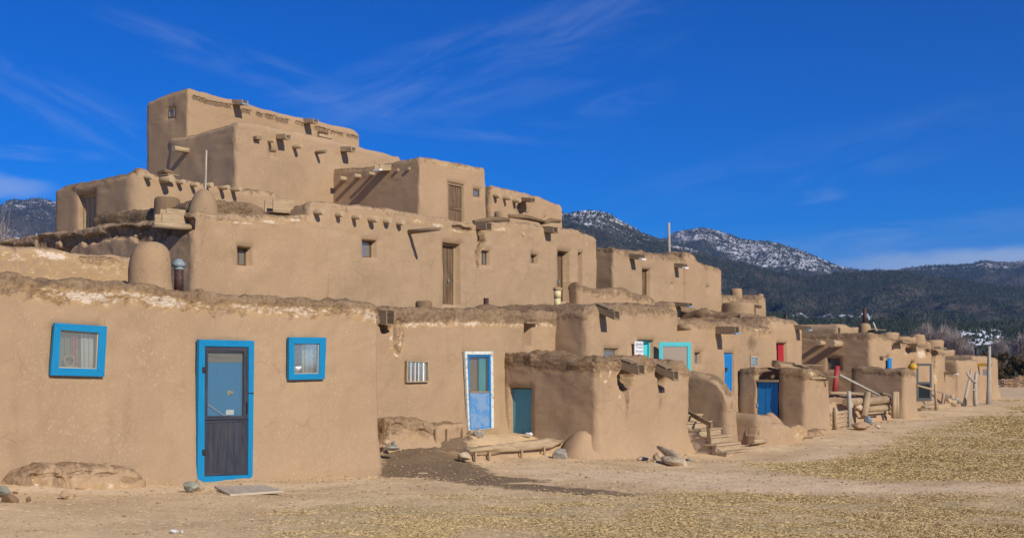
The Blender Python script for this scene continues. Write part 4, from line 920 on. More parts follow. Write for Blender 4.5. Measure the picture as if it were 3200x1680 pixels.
TB, SB = 27.0, 21.38
h17 = thing('adobe_tower', 'tall lower tower block with scattered beam stubs and two wooden gutters below its roof line', 'house', (SB, TB, 5), 'adobe houses of the terraced village')
block(h17, SB, SF(1262, TB), TB, 30.5, 4.3, pxl(TB, (738, 374), (780, 378), (840, 391), (900, 405), (980, 422), (1040, 433), (1130, 458), (1262, 492)), r=.20, cell=.12, crust=.35, salt=.03, seed=107, flare=.35, fz=5.15,
      sprof=[(TB, 0), (28.5, -.10), (29.5, -.18), (30.5, -.1)], fo=[op(847, 868, 470, 488, TB, .14)], rough=1.2)
vigas(h17, [(843, 441)], T=TB, r=.05, L=.12); vigas(h17, [(920, 459)], T=TB, r=.07, L=.22); vigas(h17, [(990, 476)], T=TB, r=.06, L=.34, mat='wood_grey')
a, b = PF(802, 432, TB); MB().box(a-.1, a+.1, TB-.12, TB+.2, b-.05, b+.05).build('roof_beam', 'wood_grey', h17, bevel=.006)
spout(h17, 874, 428, T=TB, L=.52, wd=.24, h=.15, mat='wood_tan'); spout(h17, 1074, 467, T=TB, L=.60, wd=.24, h=.16, mat='wood_tan')
vigas(h17, [(583, 470)], S=SB, r=.085, L=.42)
TC_ = 29.4
h18 = thing('adobe_tower', 'topmost tower room with rows of small stick ends under its rim', 'house', (21.42, TC_, 7), 'adobe houses of the terraced village')
wS = ops(519, 537, 338, 365, 21.42, .16)
block(h18, 21.42, SF(1133, TC_), TC_, 31.75, 4.3, pxl(TC_, (583, 272), (600, 272), (640, 284), (735, 309), (800, 328), (860, 345), (985, 371), (1075, 393), (1115, 402), (1133, 420)), so=[wS], fo=[op(1001, 1032, 414, 440, TC_, .3)], r=.18, cell=.12, crust=.25, seed=109,
      sprof=[(TC_, 0), (30.5, -.05), (31.75, -.18)])
window(h18, wS[:4], 21.42+.1, ax='s', framemat='wood_grey', back='curtain_grey', fw=.04)
for (xa, xb, ya, yb) in [(604, 640, 297, 309), (640, 725, 311, 327), (757, 785, 339, 346), (802, 825, 350, 357), (830, 858, 355, 362), (862, 905, 366, 375), (925, 957, 377, 385), (985, 1030, 393, 405), (1035, 1075, 407, 417), (1085, 1122, 418, 428)]:
    n = int((xb-xa)/4.6); slot = MB(); stick = MB()
    A_, B_ = PF(xa, ya, TC_), PF(xb, yb, TC_)
    for k in range(n):
        f_ = (k+.5)/n; s_ = A_[0]+(B_[0]-A_[0])*f_; z_ = A_[1]+(B_[1]-A_[1])*f_+random.uniform(-.02, .01); l = random.uniform(.05, .10)
        stick.tube([(s_, TC_+.05, z_), (s_, TC_-l, z_-.005)], .016, 6, .2)
    stick.build('stick_ends', 'wood_grey', h18)
spout(h18, 741, 321, T=TC_, L=.52, wd=.26, h=.15, mat='wood_tan', tip='metal_zinc'); spout(h18, 962, 379, T=TC_, L=.52, wd=.26, h=.15, mat='wood_tan')
a, b = PF(1000, 416, TC_); a2 = PF(1034, 416, TC_)[0]; MB().box(a-.05, a2+.05, TC_-.04, TC_+.2, b-.12, b-.02).build('lintel', 'wood_tan', h18, bevel=.006)

TD, SD = 23.2, 25.2
h19 = thing('adobe_house', 'third-storey mud room right of the tower with a framed plank door', 'house', (SD, TD, 4), 'adobe houses of the terraced village')
dE = op(1408, 1457, 572, 690, TD, .26); wE = op(1489, 1509, 590, 614, TD, .26)
block(h19, SD, SF(1530, TD), TD, 27.6, 3.6, pxl(TD, (1308, 489), (1340, 490), (1400, 501), (1450, 510), (1490, 519), (1520, 524), (1530, 536)), fo=[dE, wE], r=.14, cell=.11, crust=.5, seed=113, bat=.02,
      salts=[(*PF(1390, 510, TD), .6, .04, .9), (*PF(1450, 524, TD), .5, .04, .9), (*PF(1500, 536, TD), .3, .03, .8), (*PF(1325, 500, TD), .2, .03, .7)], sprof=[(TD, 0), (24, -.03), (25.5, -.08), (27, .02)])
plank_door(h19, dE[:4], TD+.15, frame=.07, nb=4, knob=False, framemat='wood_grey', rail=dE[2]+(dE[3]-dE[2])*.35); window(h19, wE[:4], TD+.17, framemat='wood_door', back='metal_or_dark_room')  # near-black window back stands for the shade inside the room
spout(h19, 1207, 525, S=SD, L=.52, wd=.26, h=.18, mat='wood_tan', tip='white_clay')
vigas(h19, [(1073, 558), (1118, 550), (1163, 543)], S=SD, r=.07, L=.10); vigas(h19, [(1239, 530), (1274, 526)], S=SD, r=.06, L=.0)
TE = 23.7
h20 = thing('adobe_house', 'lower third-storey mud room with three beam ends and a broken hole under its gutter', 'house', (30, TE, 4), 'adobe houses of the terraced village')
block(h20, SF(1534, TE), SF(1768, TE), TE, 27.0, 3.6, pxl(TE, (1534, 578), (1600, 591), (1660, 606), (1720, 624), (1755, 634), (1768, 644)), r=.2, cell=.12, crust=.55, seed=117, salt=.15, dents=[(*PF(1631, 652, TE), .19, .22, .25)],
      fo=[op(1650, 1655, 663, 671, TE, .1), op(1706, 1711, 675, 683, TE, .1)])
vigas(h20, [(1548, 611), (1578, 619), (1609, 627)], T=TE, r=.075, L=.14); spout(h20, 1637, 624, T=TE, L=.52, wd=.24, h=.14, mat='wood_grey')
# small mud lumps on the roof left of the tower foot
s, z = PF(400, 678, 24.0); mound(h16, (s-.2, 24.2, 5.0), .28, .36, 'roof_mound', 'adobe_brown', 'drum', 19)

# ================================================================== RIGHT-HAND GROUP
# buttress beside the stairs
bt = thing('buttress_wall', 'curved sloping mud buttress descending into the yard right of the wooden steps', 'wall', (26.4, 13.2, 0))
SBt = 26.35
bpr = [(2150, 1158), (2200, 1163), (2240, 1172), (2262, 1186), (2282, 1212), (2298, 1250), (2308, 1290)]
bpt = [PS(x, y, SBt+.5) for x, y in bpr]
block(bt, SBt, SBt+.58, bpt[-1][0]+.02, 15.9, ZG, [(SBt, bpt[0][1]), (SBt+.58, bpt[0][1])], r=.20, cell=.075, crust=.45, seed=125, flare=.10, fz=.0, bat=0,
      sprof=[(15.95, bpt[0][1])]+bpt[1:]+[(bpt[-1][0]-.03, bpt[-1][1]-.1)], wavy=1.2, absprof=True)
lowb = block(bt, SBt+.55, SBt+1.35, 12.95, 15.7, ZG, pxl(12.95, (2300, 1300), (2350, 1292), (2400, 1302)), r=.16, cell=.1, crust=.3, seed=121, name='foot_block', flare=.1, fz=.05, salts=[(*PF(2320, 1340, 12.95), .2, .25, .6)], sprof=[(12.95, 0), (13.6, .05), (15.7, .35)])

# annex with wide blue plank door
SF1, TF1 = 31.25, 13.6
h21 = thing('adobe_house', 'small mud annex with a wide bright blue plank door under a rotten lintel', 'house', (SF1, TF1, 0), 'adobe houses of the terraced village')
db = ops(2363, 2427, 1192, 1335, SF1+.0, .22)
TM = TS(2428, SF1)
block(h21, SF1, SF(2594, TF1), TF1, TM, ZG, pxl(TF1, (2517, 1154), (2550, 1158), (2594, 1176)), r=.15, cell=.09, crust=1.2, salt=.5, seed=127, flare=.07, fz=.15, salts=[(*PF(2540, 1165, TF1), .25, .08, 1.0)], sprof=[(TF1, 0), (TM, .06)], dents=[(*PF(2572, 1172, TF1), .35, .07, .06)], fo=[op(2555, 2560, 1208, 1216, TF1, .08)])
block(h21, SF1+.20, 33.2, TM+.005, 15.6, ZG, [(SF1, PS(2390, 1160, SF1)[1]), (33.2, PS(2390, 1160, SF1)[1])], r=.08, cell=.09, crust=1.5, seed=131, name='door_wall', sdents=[(TM+.35, PS(2395, 1180, SF1)[1], .5, .14, .12)])
block(h21, SF1-.02, 33, TS(2365, SF1), 15.78, ZG, [(SF1, PS(2350, 1150, SF1)[1]), (33, PS(2350, 1150, SF1)[1])], r=.1, cell=.09, crust=.8, seed=133, name='door_pier')
o = MB()
t0d, t1d = TS(2427, SF1), TS(2363, SF1)
zt1, zb1 = PS(2395, 1193, SF1)[1], PS(2395, 1330, SF1)[1]
for k in range(5): o.pl('s', t0d+(t1d-t0d)*k/5+.004, t0d+(t1d-t0d)*(k+1)/5-.004, zb1-.1, zt1, SF1+.10+random.uniform(-.006, .006), SF1+.14)
o = o.build('door', 'paint_royal', h21, bevel=.003)
MB().pl('s', t0d-.05, t1d+.06, zt1, zt1+.07, SF1+.02, SF1+.2).build('lintel', 'wood_log', h21, bevel=.006)
MB().tube([(SF1+.22, t0d+.16, zt1+.16), (SF1+.08, t0d+.16, zt1+.16)], .055, 12, .08).build('roof_beam', 'wood_log', h21)
MB().pl('s', t1d-.02, t1d+.05, zb1+.55, zb1+.66, SF1+.04, SF1+.11).build('padlock', 'metal_zinc', o)
a, b = PF(2576, 1178, TF1); MB().tube([(a, TF1+.2, b), (a, TF1-.42, b+.0)], .035, 8, .1).build('roof_beam', 'wood_grey', h21)
MB().tube([(PF(2530, 1180, TF1)[0], TF1-.04, PF(2530, 1181, TF1)[1]), (PF(2592, 1180, TF1)[0], TF1-.05, PF(2592, 1181, TF1)[1])], .03, 8, .1).build('edge_pole', 'wood_tan', h21)
# rubble and loose boards on its roof
for i, (xa, ya, xb, yb, tt_, r_) in enumerate([(2420, 1135, 2478, 1143, 15.0, .11), (2430, 1143, 2500, 1150, 14.5, .10), (2485, 1141, 2530, 1146, 14.8, .03)]):
    A_, B_ = PF(xa, ya, tt_), PF(xb, yb, tt_); MB().tube([(A_[0], tt_, A_[1]), ((A_[0]+B_[0])/2, tt_, (A_[1]+B_[1])/2), (B_[0], tt_, B_[1])], r_, 10, .12).build('roof_log', ('mud_dark', 'adobe_brown', 'wood_grey')[i], h21)
A_, B_ = PF(2480, 1138, 14.4), PF(2538, 1141, 14.4); MB().bar((A_[0], 14.4, A_[1]), (B_[0]+.2, 14.2, B_[1]), .10, .03).build('roof_board', 'wood_grey', h21)

# far house with big plain end
SG, TG = 45.2, 16.8
h22 = thing('adobe_house', 'far mud house with a broad shaded end and a crumbling white-stained front', 'house', (SG, TG, 1), 'adobe houses of the terraced village')
wF = ops(2581, 2622, 1118, 1155, SG, .30)
block(h22, SG, SF(2962, TG), TG, 22.5, ZG, pxl(TG, (2728, 1039), (2760, 1041), (2788, 1049), (2800, 1056), (2830, 1062), (2860, 1066), (2890, 1076), (2930, 1090), (2962, 1104)), so=[wF], r=.28, cell=.12, crust=.9, salt=.2, seed=137, bat=.02,
      dents=[(*PF(2845, 1085, TG), .55, .28, .10), (*PF(2905, 1092, TG), .5, .30, .12), (*PF(2926, 1120, TG), .45, .9, .10)],
      salts=[(*PF(2885, 1100, TG), .9, .35, 1.2), (*PF(2835, 1100, TG), .4, .3, .7), (*PF(2928, 1180, TG), .2, .5, .9)], fo=[op(2776, 2787, 1112, 1152, TG, .2), op(2794, 2799, 1074, 1092, TG, .2), op(2842, 2849, 1082, 1100, TG, .2), op(2852, 2864, 1128, 1152, TG, .3), op(2916, 2922, 1088, 1102, TG, .2)], damps=[(*PF(2905, 1085, TG), 1.2, .25, .5)])
window(h22, wF[:4], SG+.2, ax='s', framemat='wood_grey', back='curtain_grey', cross=True)
MB().tube([(SG+.3, PS(2571, 1072, SG)[0], PS(2571, 1072, SG)[1]), (SG-.42, PS(2571, 1072, SG)[0], PS(2571, 1072, SG)[1])], .10, 12, .05).build('roof_beam', 'wood_tan', h22)
MB().tube([(SG+.3, PS(2622, 1074, SG)[0], PS(2622, 1074, SG)[1]), (SG-.80, PS(2622, 1074, SG)[0], PS(2622, 1074, SG)[1])], .15, 12, .05).build('roof_beam', 'wood_tan', h22)
a0, a1, b0, b1, _ = op(2777, 2787, 1118, 1152, TG, 0); MB().pl('f', a0, a1, b0, b1, TG+.0, TG+.06).build('door_frame', 'paint_royal', h22)
MB().pl('f', PF(2759, 1117, TG)[0]-.2, PF(2759, 1117, TG)[0]+.25, PF(2759, 1114, TG)[1]-.05, PF(2759, 1114, TG)[1]+.03, TG-.08, TG+.1).build('shelf', 'wood_grey', h22)
for xa, xb, y in [(2795, 2815, 1066), (2840, 2866, 1076), (2914, 2935, 1086)]:
    A_, B_ = PF(xa, y, TG), PF(xb, y+3, TG); MB().bar((A_[0], TG-.2, A_[1]), (B_[0], TG-.2, B_[1]), .3, .08, .02).build('beam', 'wood_grey', h22)
for i, (x, y, r_, h_) in enumerate([(2775, 1046, .5, .45), (2815, 1053, .45, .40), (2836, 1052, .35, .35), (2860, 1056, .42, .50), (2884, 1070, .40, .4), (2910, 1078, .5, .6)]):
    s, z = PF(x, y+8, 17.5); mound(h22, (s, 17.5, z-.25), r_, h_, 'roof_mound', 'adobe_brown', 'drum', 30+i, wob=.12, n=16)
# domed chimney with tall pipe, roof sticks
s, z = PF(2702, 1040, 18.2); hh = zat(2702, 1009, s, 18.2); mound(h22, (s, 18.2, z-.2), .27, hh-z+.2, seed=20, wob=.02); MB().tube([(s, 18.2, hh-.1), (s, 18.2, zat(2701, 960, s, 18.2))], .082, 14).build('stove_pipe', 'metal_rust', h22)
A_, B_ = PF(2744, 1044, 18), PF(2729, 1008, 18); MB().bar((A_[0], 18, A_[1]), (B_[0], 18, B_[1]), .03, .10).build('roof_board', 'wood_pale', h22)
A_, B_ = PF(2722, 1027, 18.5), PF(2766, 1031, 18.5); MB().bar((A_[0], 18.5, A_[1]), (B_[0], 18.5, B_[1]), .06, .04).build('roof_board', 'wood_grey', h22)
A_, B_ = PF(2722, 1032, 17.8), PF(2750, 1041, 17.8); MB().bar((A_[0], 17.8, A_[1]), (B_[0], 17.8, B_[1]), .25, .05).build('roof_board', 'metal_or_dark_room', h22)
h23 = thing('adobe_house', 'low flat mud roof room showing above the far house, left of the domed chimney', 'house', (48.6, 19.5, 3), 'adobe houses of the terraced village')
block(h23, 48.6, 49.9, 19.5, 25.5, 2.8, [(48.6, zat(2632, 1009, 48.6, 19.5)), (49.9, zat(2632, 1012, 48.6, 19.5))], r=.3, cell=.15, crust=.2, seed=141, so=[ops(2617, 2623, 1024, 1040, 48.6, .15)])
block(h23, 49.9, 53.5, 19.9, 23, 2.8, [(49.9, zat(2670, 1022, 51, 19.9)), (53.5, zat(2670, 1022, 51, 19.9))], r=.1, cell=.15, crust=.5, seed=143, name='low_wall')
# small wedge annex
SH, TH_ = 42.9, 14.7
h24 = thing('adobe_house', 'narrow mud annex with a lumpy roof in front of the far house', 'house', (SH, TH_, 0), 'adobe houses of the terraced village')
block(h24, SH, SF(2870, TH_), TH_, 16.9, ZG, pxl(TH_, (2833, 1152), (2850, 1151), (2870, 1157)), r=.2, cell=.11, crust=1.2, seed=149, flare=.12, fz=.1, sprof=[(TH_, 0), (15.5, 0), (16.6, .12)])
pot = MB().lathe((PF(2852, 1150, 15.2)[0], 15.2, PF(2852, 1153, 15.2)[1]-.02), [(.10, 0), (.17, .05), (.19, .12), (.15, .19), (.11, .22), (.13, .25)], 18, .0).build('clay_pot', 'yellow', None, (43.5, 15.2, 1.8))
tag(pot, 'small yellow pot resting on the narrow annex roof', 'pot')
# last house
TI = 17.5
SI = SF(2998, TI)
h25 = thing('adobe_house', 'last mud house at the right with a yellow gutter and a small shuttered window', 'house', (SI, TI, 0), 'adobe houses of the terraced village')
block(h25, SI, SI+4.0, TI, 23, ZG, [(SI, zat(2998, 1124, SI, TI)), (SI+4, zat(3020, 1127, SI+2, TI))], r=.25, cell=.14, crust=.5, seed=151, bat=.02, sprof=[(TI, 0), (23, .1)])
TJ = 18.0; SJ = SF(3046, TJ)
block(h25, SJ, SF(3126, TJ), TJ, 24, ZG, pxl(TJ, (3046, 1110), (3080, 1112), (3126, 1118)), r=.25, cell=.15, crust=.5, seed=157, bat=.03, flare=.15, fz=.2, name='rear_wall', fo=[op(3077, 3090, 1156, 1172, TJ, .15)], damps=[(*PF(3105, 1130, TJ), .1, .4, .8)], sprof=[(TJ, 0), (24, .1)])
window(h25, op(3077, 3090, 1156, 1172, TJ, 0)[:4], TJ+.08, framemat='paint_grey', back='paint_grey')
spo = spout(h25, 3047, 1139, T=TI+.2, L=1.1, wd=.2, h=.16, drop=.0, mat='yellow', tip='metal_zinc')
s, z = PF(3052, 1115, 20); MB().tube([(s, 20, z-.2), (s, 20, zat(3052, 1087, s, 20))], .10, 12).build('stove_pipe', 'metal_or_dark_room', h25)
h26 = thing('adobe_house', 'low ruined mud wall with a long gutter between the far and last houses', 'house', (SF(2962, 17.0), 17.0, 0), 'adobe houses of the terraced village')
block(h26, SF(2955, 17.0), SF(2962, 17)+1.6, 17.0, 20.5, ZG, pxl(17.0, (2950, 1150), (2965, 1155), (2990, 1165)), r=.25, cell=.14, crust=1.2, seed=163, bat=.02)
spout(h26, 2948, 1165, T=16.9, L=.8, wd=.2, h=.12, drop=0, tip='white_clay')
A_, B_ = PF(2935, 1104, 18), PF(2985, 1100, 18); MB().box(A_[0], B_[0], 18, 21, A_[1]-.15, B_[1]+.1, .05).build('roof_slab', 'adobe', h26, bevel=.08)

# ================================================================== YARD
def wob(o): return o
def ground_block(name, label, cat, T, T1, pts, z0=-.6, mat='adobe_bench', base=None, **k):
    pr = pxl(T, *pts); s0, s1 = min(p[0] for p in pr), max(p[0] for p in pr); b = (s0, T, gst(s0, T))
    o = block(None, s0, s1, T, T1, z0, pr, mat=mat, base=b, name=name, **k); return tag(o, label, cat)
def bench(label, T, T1, pts, **k): return ground_block('mud_bench', label, 'bench', T, T1, pts, group=None, **k) if 0 else ground_block('mud_bench', label, 'bench', T, T1, pts, **k)
b1_ = bench('long cracked mud bench against the front house wall under its left window', 13.93, 14.5, [(62, 1508), (80, 1478), (110, 1460), (180, 1455), (300, 1450), (390, 1449), (440, 1462), (462, 1480)],
      r=.15, cell=.04, crust=.6, salt=.0, seed=201, rough=2.4, crag=1.6, dents=[(*PF(185, 1512, 13.93), .10, .12, .06), (*PF(80, 1510, 13.93), .25, .2, .08), (*PF(140, 1484, 13.93), .22, .035, .03), (*PF(250, 1474, 13.93), .18, .03, .03), (*PF(330, 1478, 13.93), .16, .03, .03), (*PF(215, 1500, 13.93), .03, .14, .03), (*PF(400, 1490, 13.93), .12, .05, .03), (*PF(210, 1535, 13.93), .2, .05, .05)], salts=[(*PF(330, 1515, 13.93), .7, .06, .7), (*PF(110, 1520, 13.93), .2, .1, .7)], flare=.1, fz=.45, wavy=1.8)
bench('crumbled lumpy mud bench under the small barred window', 15.95, 16.7, [(1205, 1345), (1215, 1318), (1240, 1309), (1300, 1309), (1345, 1316), (1370, 1328)], r=.16, cell=.05, crust=1.1, seed=205, rough=1.8, flare=.18, fz=.35, crag=1.4,
      salts=[(*PF(1290, 1365, 15.95), .3, .08, .6)], dents=[(*PF(1245, 1340, 15.95), .25, .12, .06), (*PF(1320, 1350, 15.95), .2, .1, .05)])
bp = bench('low plank-fronted earth step between the crumbled bench and the white-framed door', 15.9, 16.6, [(1365, 1331), (1400, 1326), (1461, 1322)], r=.07, cell=.06, crust=.5, seed=207)
for i, x in enumerate((1362, 1398, 1446)):
    s, z = PF(x, 1372, 15.86); o = MB().bar((s, 15.86, z-.3), (s+.01, 15.87, zat(x, 1340, s, 15.86)), .05, .05, .008).build('stake', 'wood_log', None, (s, 15.86, z)); tag(o, ['leaning', 'thin', 'short brown'][i]+' stake at the '+['left end', 'middle', 'right end'][i]+' of the plank-fronted earth step', 'stake', 'stakes of the earth step')
# raised earth platform edged by a split log
pf = thing('earth_platform', 'raised earth platform edged by a long split log before the white-framed door', 'platform', (19, 14.8, .1))
pa_, pb_ = PF(1465, 1412, 14.72), PF(1765, 1383, 14.72)
block(pf, pa_[0], 21.0, 14.8, 16.55, -.5, [(pa_[0], pa_[1]-.02), (pb_[0], pb_[1]+.03)], r=.06, cell=.08, mat='adobe_bench', crust=.35, salt=.2, seed=211, name='earth_fill', bat=0, flare=.12, fz=.1)
A_, B_ = PF(1458, 1410, 14.72), PF(1754, 1381, 14.72)
mid_ = PF(1600, 1396, 14.7)
MB().tube([(A_[0], 14.72, A_[1]), (A_[0]+.7, 14.70, (A_[1]*.7+mid_[1]*.3)), (mid_[0], 14.69, mid_[1]), (B_[0]-.5, 14.72, B_[1]-.02), (B_[0], 14.75, B_[1])], [.07, .095, .08, .10, .07], 16, .42).build('split_log', 'wood_tan', pf)
for x, ya, yb in [(1491, 1413, 1452), (1535, 1410, 1452), (1635, 1402, 1441), (1706, 1394, 1426)]:
    s, z = PF(x, yb, 14.55); MB().bar((s, 14.57, z-.25), (s+.01, 14.60, zat(x, ya, s, 14.57)), .05, .04, .008).build('stake', 'wood_log', pf)
mb_ = MB().lathe((*PF(1798, 1412, 14.6)[:1], 14.45, .0), [(.78, -.3), (.62, .02), (.50, .14), (.43, .28), (.33, .42), (.18, .51), (.03, .53)], 30, .11, 5).build('mud_mound', 'adobe_bench', None, (20.5, 14.45, 0), attrs={'rim': .3})
tag(mb_, 'rounded mud buttress lump at the foot of the shaded end of the annex', 'mound')

def R_(label, x0, x1, y0, y1, mat, seed, rot=0.0, depth=.8, sink=.25, T=None, tilt=(0, 0), name='rock', cat='rock', dz=0.0, group=None):
    "rock whose outline fills the box x0..x1, y0..y1 standing on the ground"
    z = .1
    if T is None:
        for _ in range(6):
            s, t_ = PG((x0+x1)/2, y1-.1*(y1-y0), z+dz); z = gst(s, t_)
    else: s = SF((x0+x1)/2, T); t_ = T; z = zat(0, y1, s, T)
    d = (s*DY+t_*DX)/F; w_, h = (x1-x0)*d, (y1-y0)*d
    return rock(name, label, cat, (s, t_, z+dz+h*(.5-sink*.3)), (w_*1.05, w_*depth, h*1.25), mat, seed, rot-TH, group, tilt=tilt)
R_('speckled greenish cobble at the lower left corner of the blue door', 574, 619, 1506, 1537, 'stone_green', 1, .2)
R_('smooth tan cobble tucked against the lower left of the blue door', 602, 644, 1503, 1531, 'stone_tan', 2, -.3, dz=.01)
R_('rounded grey stone half buried at the left end of the long mud bench', -12, 30, 1523, 1546, 'stone_green', 3)
R_('small flat brown clod beside the grey stone left of the bench', 38, 58, 1536, 1545, 'mud_dark', 4, name='clod', cat='clod')
R_('loose dark clod on the dirt below the long mud bench', 78, 98, 1553, 1568, 'mud_dark', 5, name='clod', cat='clod')
R_('fallen slab of dried mud leaning on the long bench front', 184, 216, 1534, 1557, 'adobe_bench', 6, name='clod', cat='clod')
R_('crumbling heap of dark clods at the left edge of the picture', 5, 62, 1545, 1576, 'mud_dark', 7, name='clod', cat='clod')
R_('white pebble in the straw near the bottom left', 529, 557, 1653, 1664, 'stone_white', 8); R_('smaller white pebble right of the bigger white one', 563, 574, 1654, 1665, 'stone_white', 9)
R_('pointed grey rock leaning on the faded blue door', 1477, 1513, 1335, 1367, 'stone_grey', 10, .5, T=15.9)
R_('flat white stone at the foot of the small teal door', 1643, 1668, 1350, 1360, 'stone_white', 11, T=15.6)
R_('pale stone at the left end of the crumbled bench', 1193, 1224, 1372, 1388, 'stone_tan', 12, T=15.75); R_('purple-grey stone beside the pale one by the crumbled bench', 1222, 1241, 1378, 1395, 'stone_grey', 13, T=15.6)
R_('flat grey slab lying in the dark mud below the crumbled bench', 1192, 1250, 1388, 1404, 'stone_grey', 14, T=15.3)
R_('squat tan block at the left end of the split log', 1427, 1475, 1408, 1437, 'stone_tan', 15, .3, T=14.62); R_('big mottled white and grey rock at the right end of the split log', 1728, 1776, 1398, 1436, 'stone_grey', 16, -.2, T=14.1)
R_('thin tan stone lying in the dark mud patch', 1302, 1340, 1430, 1441, 'stone_tan', 17)
pile = [(1988, 2014, 1401, 1430, 'stone_tan', 'blocky tan rock at the left of the rock pile by the annex'), (2012, 2041, 1401, 1426, 'stone_grey', 'grey angular rock second from the left in the rock pile'), (2040, 2057, 1375, 1400, 'stone_tan', 'small upright rock perched highest on the rock pile'),
        (2044, 2070, 1394, 1418, 'stone_grey', 'grey rock in the middle of the pile below the perched one'), (2042, 2071, 1414, 1443, 'stone_tan', 'round tan boulder in the middle of the rock pile'), (2066, 2095, 1431, 1452, 'stone_green', 'flat greenish stone in front of the long pale slabs'),
        (2038, 2062, 1439, 1449, 'stone_tan', 'small flat stone lying before the round tan boulder'), (2140, 2166, 1430, 1443, 'stone_green', 'flat stone right of the long pale slabs'), (1990, 2030, 1426, 1440, 'stone_tan', 'low tan stone at the bottom left of the rock pile')]
for i, (a, b, c, d, mt, lb) in enumerate(pile): R_(lb, a, b, c, d, mt, 20+i, i*.7)
def slab_px(name, label, cat, pts, zt, th, mat, seed=1, jit=.01):
    "slab with its top face outline given in photo pixels at heights zt"
    tops = []
    for (x, y), z in zip(pts, zt): tops.append((*PG(x, y, z), z))
    P = {(0,0,1): tops[0], (1,0,1): tops[1], (1,1,1): tops[2], (0,1,1): tops[3]}
    for k in ((0,0), (1,0), (1,1), (0,1)): p = P[(*k, 1)]; P[(*k, 0)] = (p[0], p[1], p[2]-th)
    o = MB().hexa(P).build(name, mat, None, (tops[0][0], tops[0][1], tops[0][2]-th), bevel=.012); return tag(o, label, cat)
def rock_bar(label, x0, y0, x1, y1, z0, z1, w_, h, mat, seed):
    a = Vector((*PG(x0, y0, z0), z0)); b = Vector((*PG(x1, y1, z1), z1)); c = (a+b)/2; d = b-a
    o = rock('rock', label, 'rock', tuple(c), (d.length*1.1, w_, h), mat, seed, math.atan2(d.y, d.x), tilt=(0, -math.asin((b.z-a.z)/d.length))); return o
rock_bar('long pale slab of stone leaning down the rock pile', 2066, 1398, 2148, 1452, .25, -.02, .30, .22, 'stone_tan', 41)
rock_bar('shorter pale slab lying under the long leaning one', 2082, 1428, 2124, 1452, .08, -.02, .34, .20, 'stone_tan', 42)
zg = gst(*PG(760, 1530, .25)); slab_px('door_mat_board', 'flat worn board lying on the dirt before the blue framed door', 'board', [(718, 1543), (886, 1531), (828, 1513), (669, 1517)], [zg+.07, zg+.08, zg+.09, zg+.07], .035, 'wood_pale')

# wooden steps with a handrail
stp = thing('wooden_steps', 'flight of pale wooden steps climbing beside the curved buttress', 'steps', (25.3, 12.9, -.2))
sa = PF(2270, 1433, 12.85)[0]; zb = PF(2272, 1433, 12.85)[1]
for k in range(6):
    t_ = 12.85+.27*k; z_ = zb+.17*(k+1); s0_ = sa+ (0, -.02, .0, .02, 0, 0)[k]; s1_ = s0_+1.25
    MB().box(s0_-.02, s1_+.02, t_-.03, t_+.29, z_-.04, z_, .006).build('tread', 'wood_tan', stp, bevel=.005)
    MB().box(s0_, s1_, t_, t_+.03, z_-.17, z_-.042, .003).build('riser', 'wood_tan', stp, bevel=.003)
MB().hexa({(i, j, k): (sa+.02+i*.04, 12.87+j*1.6, (zb-.1 if k == 0 else zb+.12+j*.95)) for i in (0,1) for j in (0,1) for k in (0,1)}).build('stringer', 'wood_pale', stp)
ra, rz = PF(2219, 1328, 13.6); 
def at(x, y, T): s, z = PF(x, y, T); return (s, T, z)
MB().bar((PF(2222, 1418, 13.3)[0], 13.3, PF(2222, 1418, 13.3)[1]-.15), at(2213, 1326, 13.3), .09, .045).build('post', 'wood_grey', stp, bevel=.004)
MB().bar(at(2150, 1288, 14.35), at(2224, 1328, 13.2), .05, .11).build('handrail', 'wood_grey', stp, bevel=.004)

# benches and bits by the wide blue door
bench('big rounded mud bench before the wide blue plank door', 12.9, 13.35, [(2372, 1350), (2378, 1330), (2400, 1322), (2450, 1322), (2470, 1328), (2478, 1334)], r=.16, cell=.07, crust=.2, seed=221, z0=-.6, flare=.06, fz=.0, rough=1.4)
bench('lower white-stained mud bench joined to the right of the rounded one', 13.0, 13.45, [(2476, 1331), (2500, 1327), (2520, 1329), (2529, 1336)], r=.10, cell=.07, crust=.4, salt=.5, seed=223, z0=-.6)
bench('low earth ledge along the foot of the small annex', 13.2, 13.7, [(2528, 1350), (2560, 1345), (2598, 1342)], r=.1, cell=.08, crust=.6, seed=225, z0=-.6)
o = MB().box(SF(2540, 12.75), SF(2581, 12.75), 12.75, 12.98, zat(0, 1372, 31.5, 12.75)+.04, zat(0, 1361, 31.5, 12.75)+.05).build('step_board', 'wood_tan', None, (31.5, 12.75, 0), bevel=.006); tag(o, 'short pale board lying on the dirt before the small annex', 'board')
s, z = PF(2408, 1330, 14.6); o = MB().lathe((s-.25, 14.5, z-.15), [(.55, -.1), (.45, .1), (.25, .35), (.08, .52), (.01, .55)], 18, .05, 8).build('dirt_pile', 'adobe_bench', None, (s, 14.5, z), attrs={'rim': .35}); tag(o, 'pointed pile of dirt heaped against the wide blue plank door', 'dirt pile')
o = MB().tube([at(2352, 1380, 12.9), at(2392, 1376, 12.85)], .06, 10, .1).build('timber', 'wood_tan', None, at(2352, 1380, 12.9)); tag(o, 'short timber on the ground left of the rounded mud bench', 'timber')
ground_block('mud_kerb', 'low mud block between the curved buttress and the rounded bench', 'kerb', 13.55, 14.6, [(2318, 1302), (2335, 1300), (2352, 1308)], r=.1, cell=.08, crust=.3, seed=227, z0=-.6)
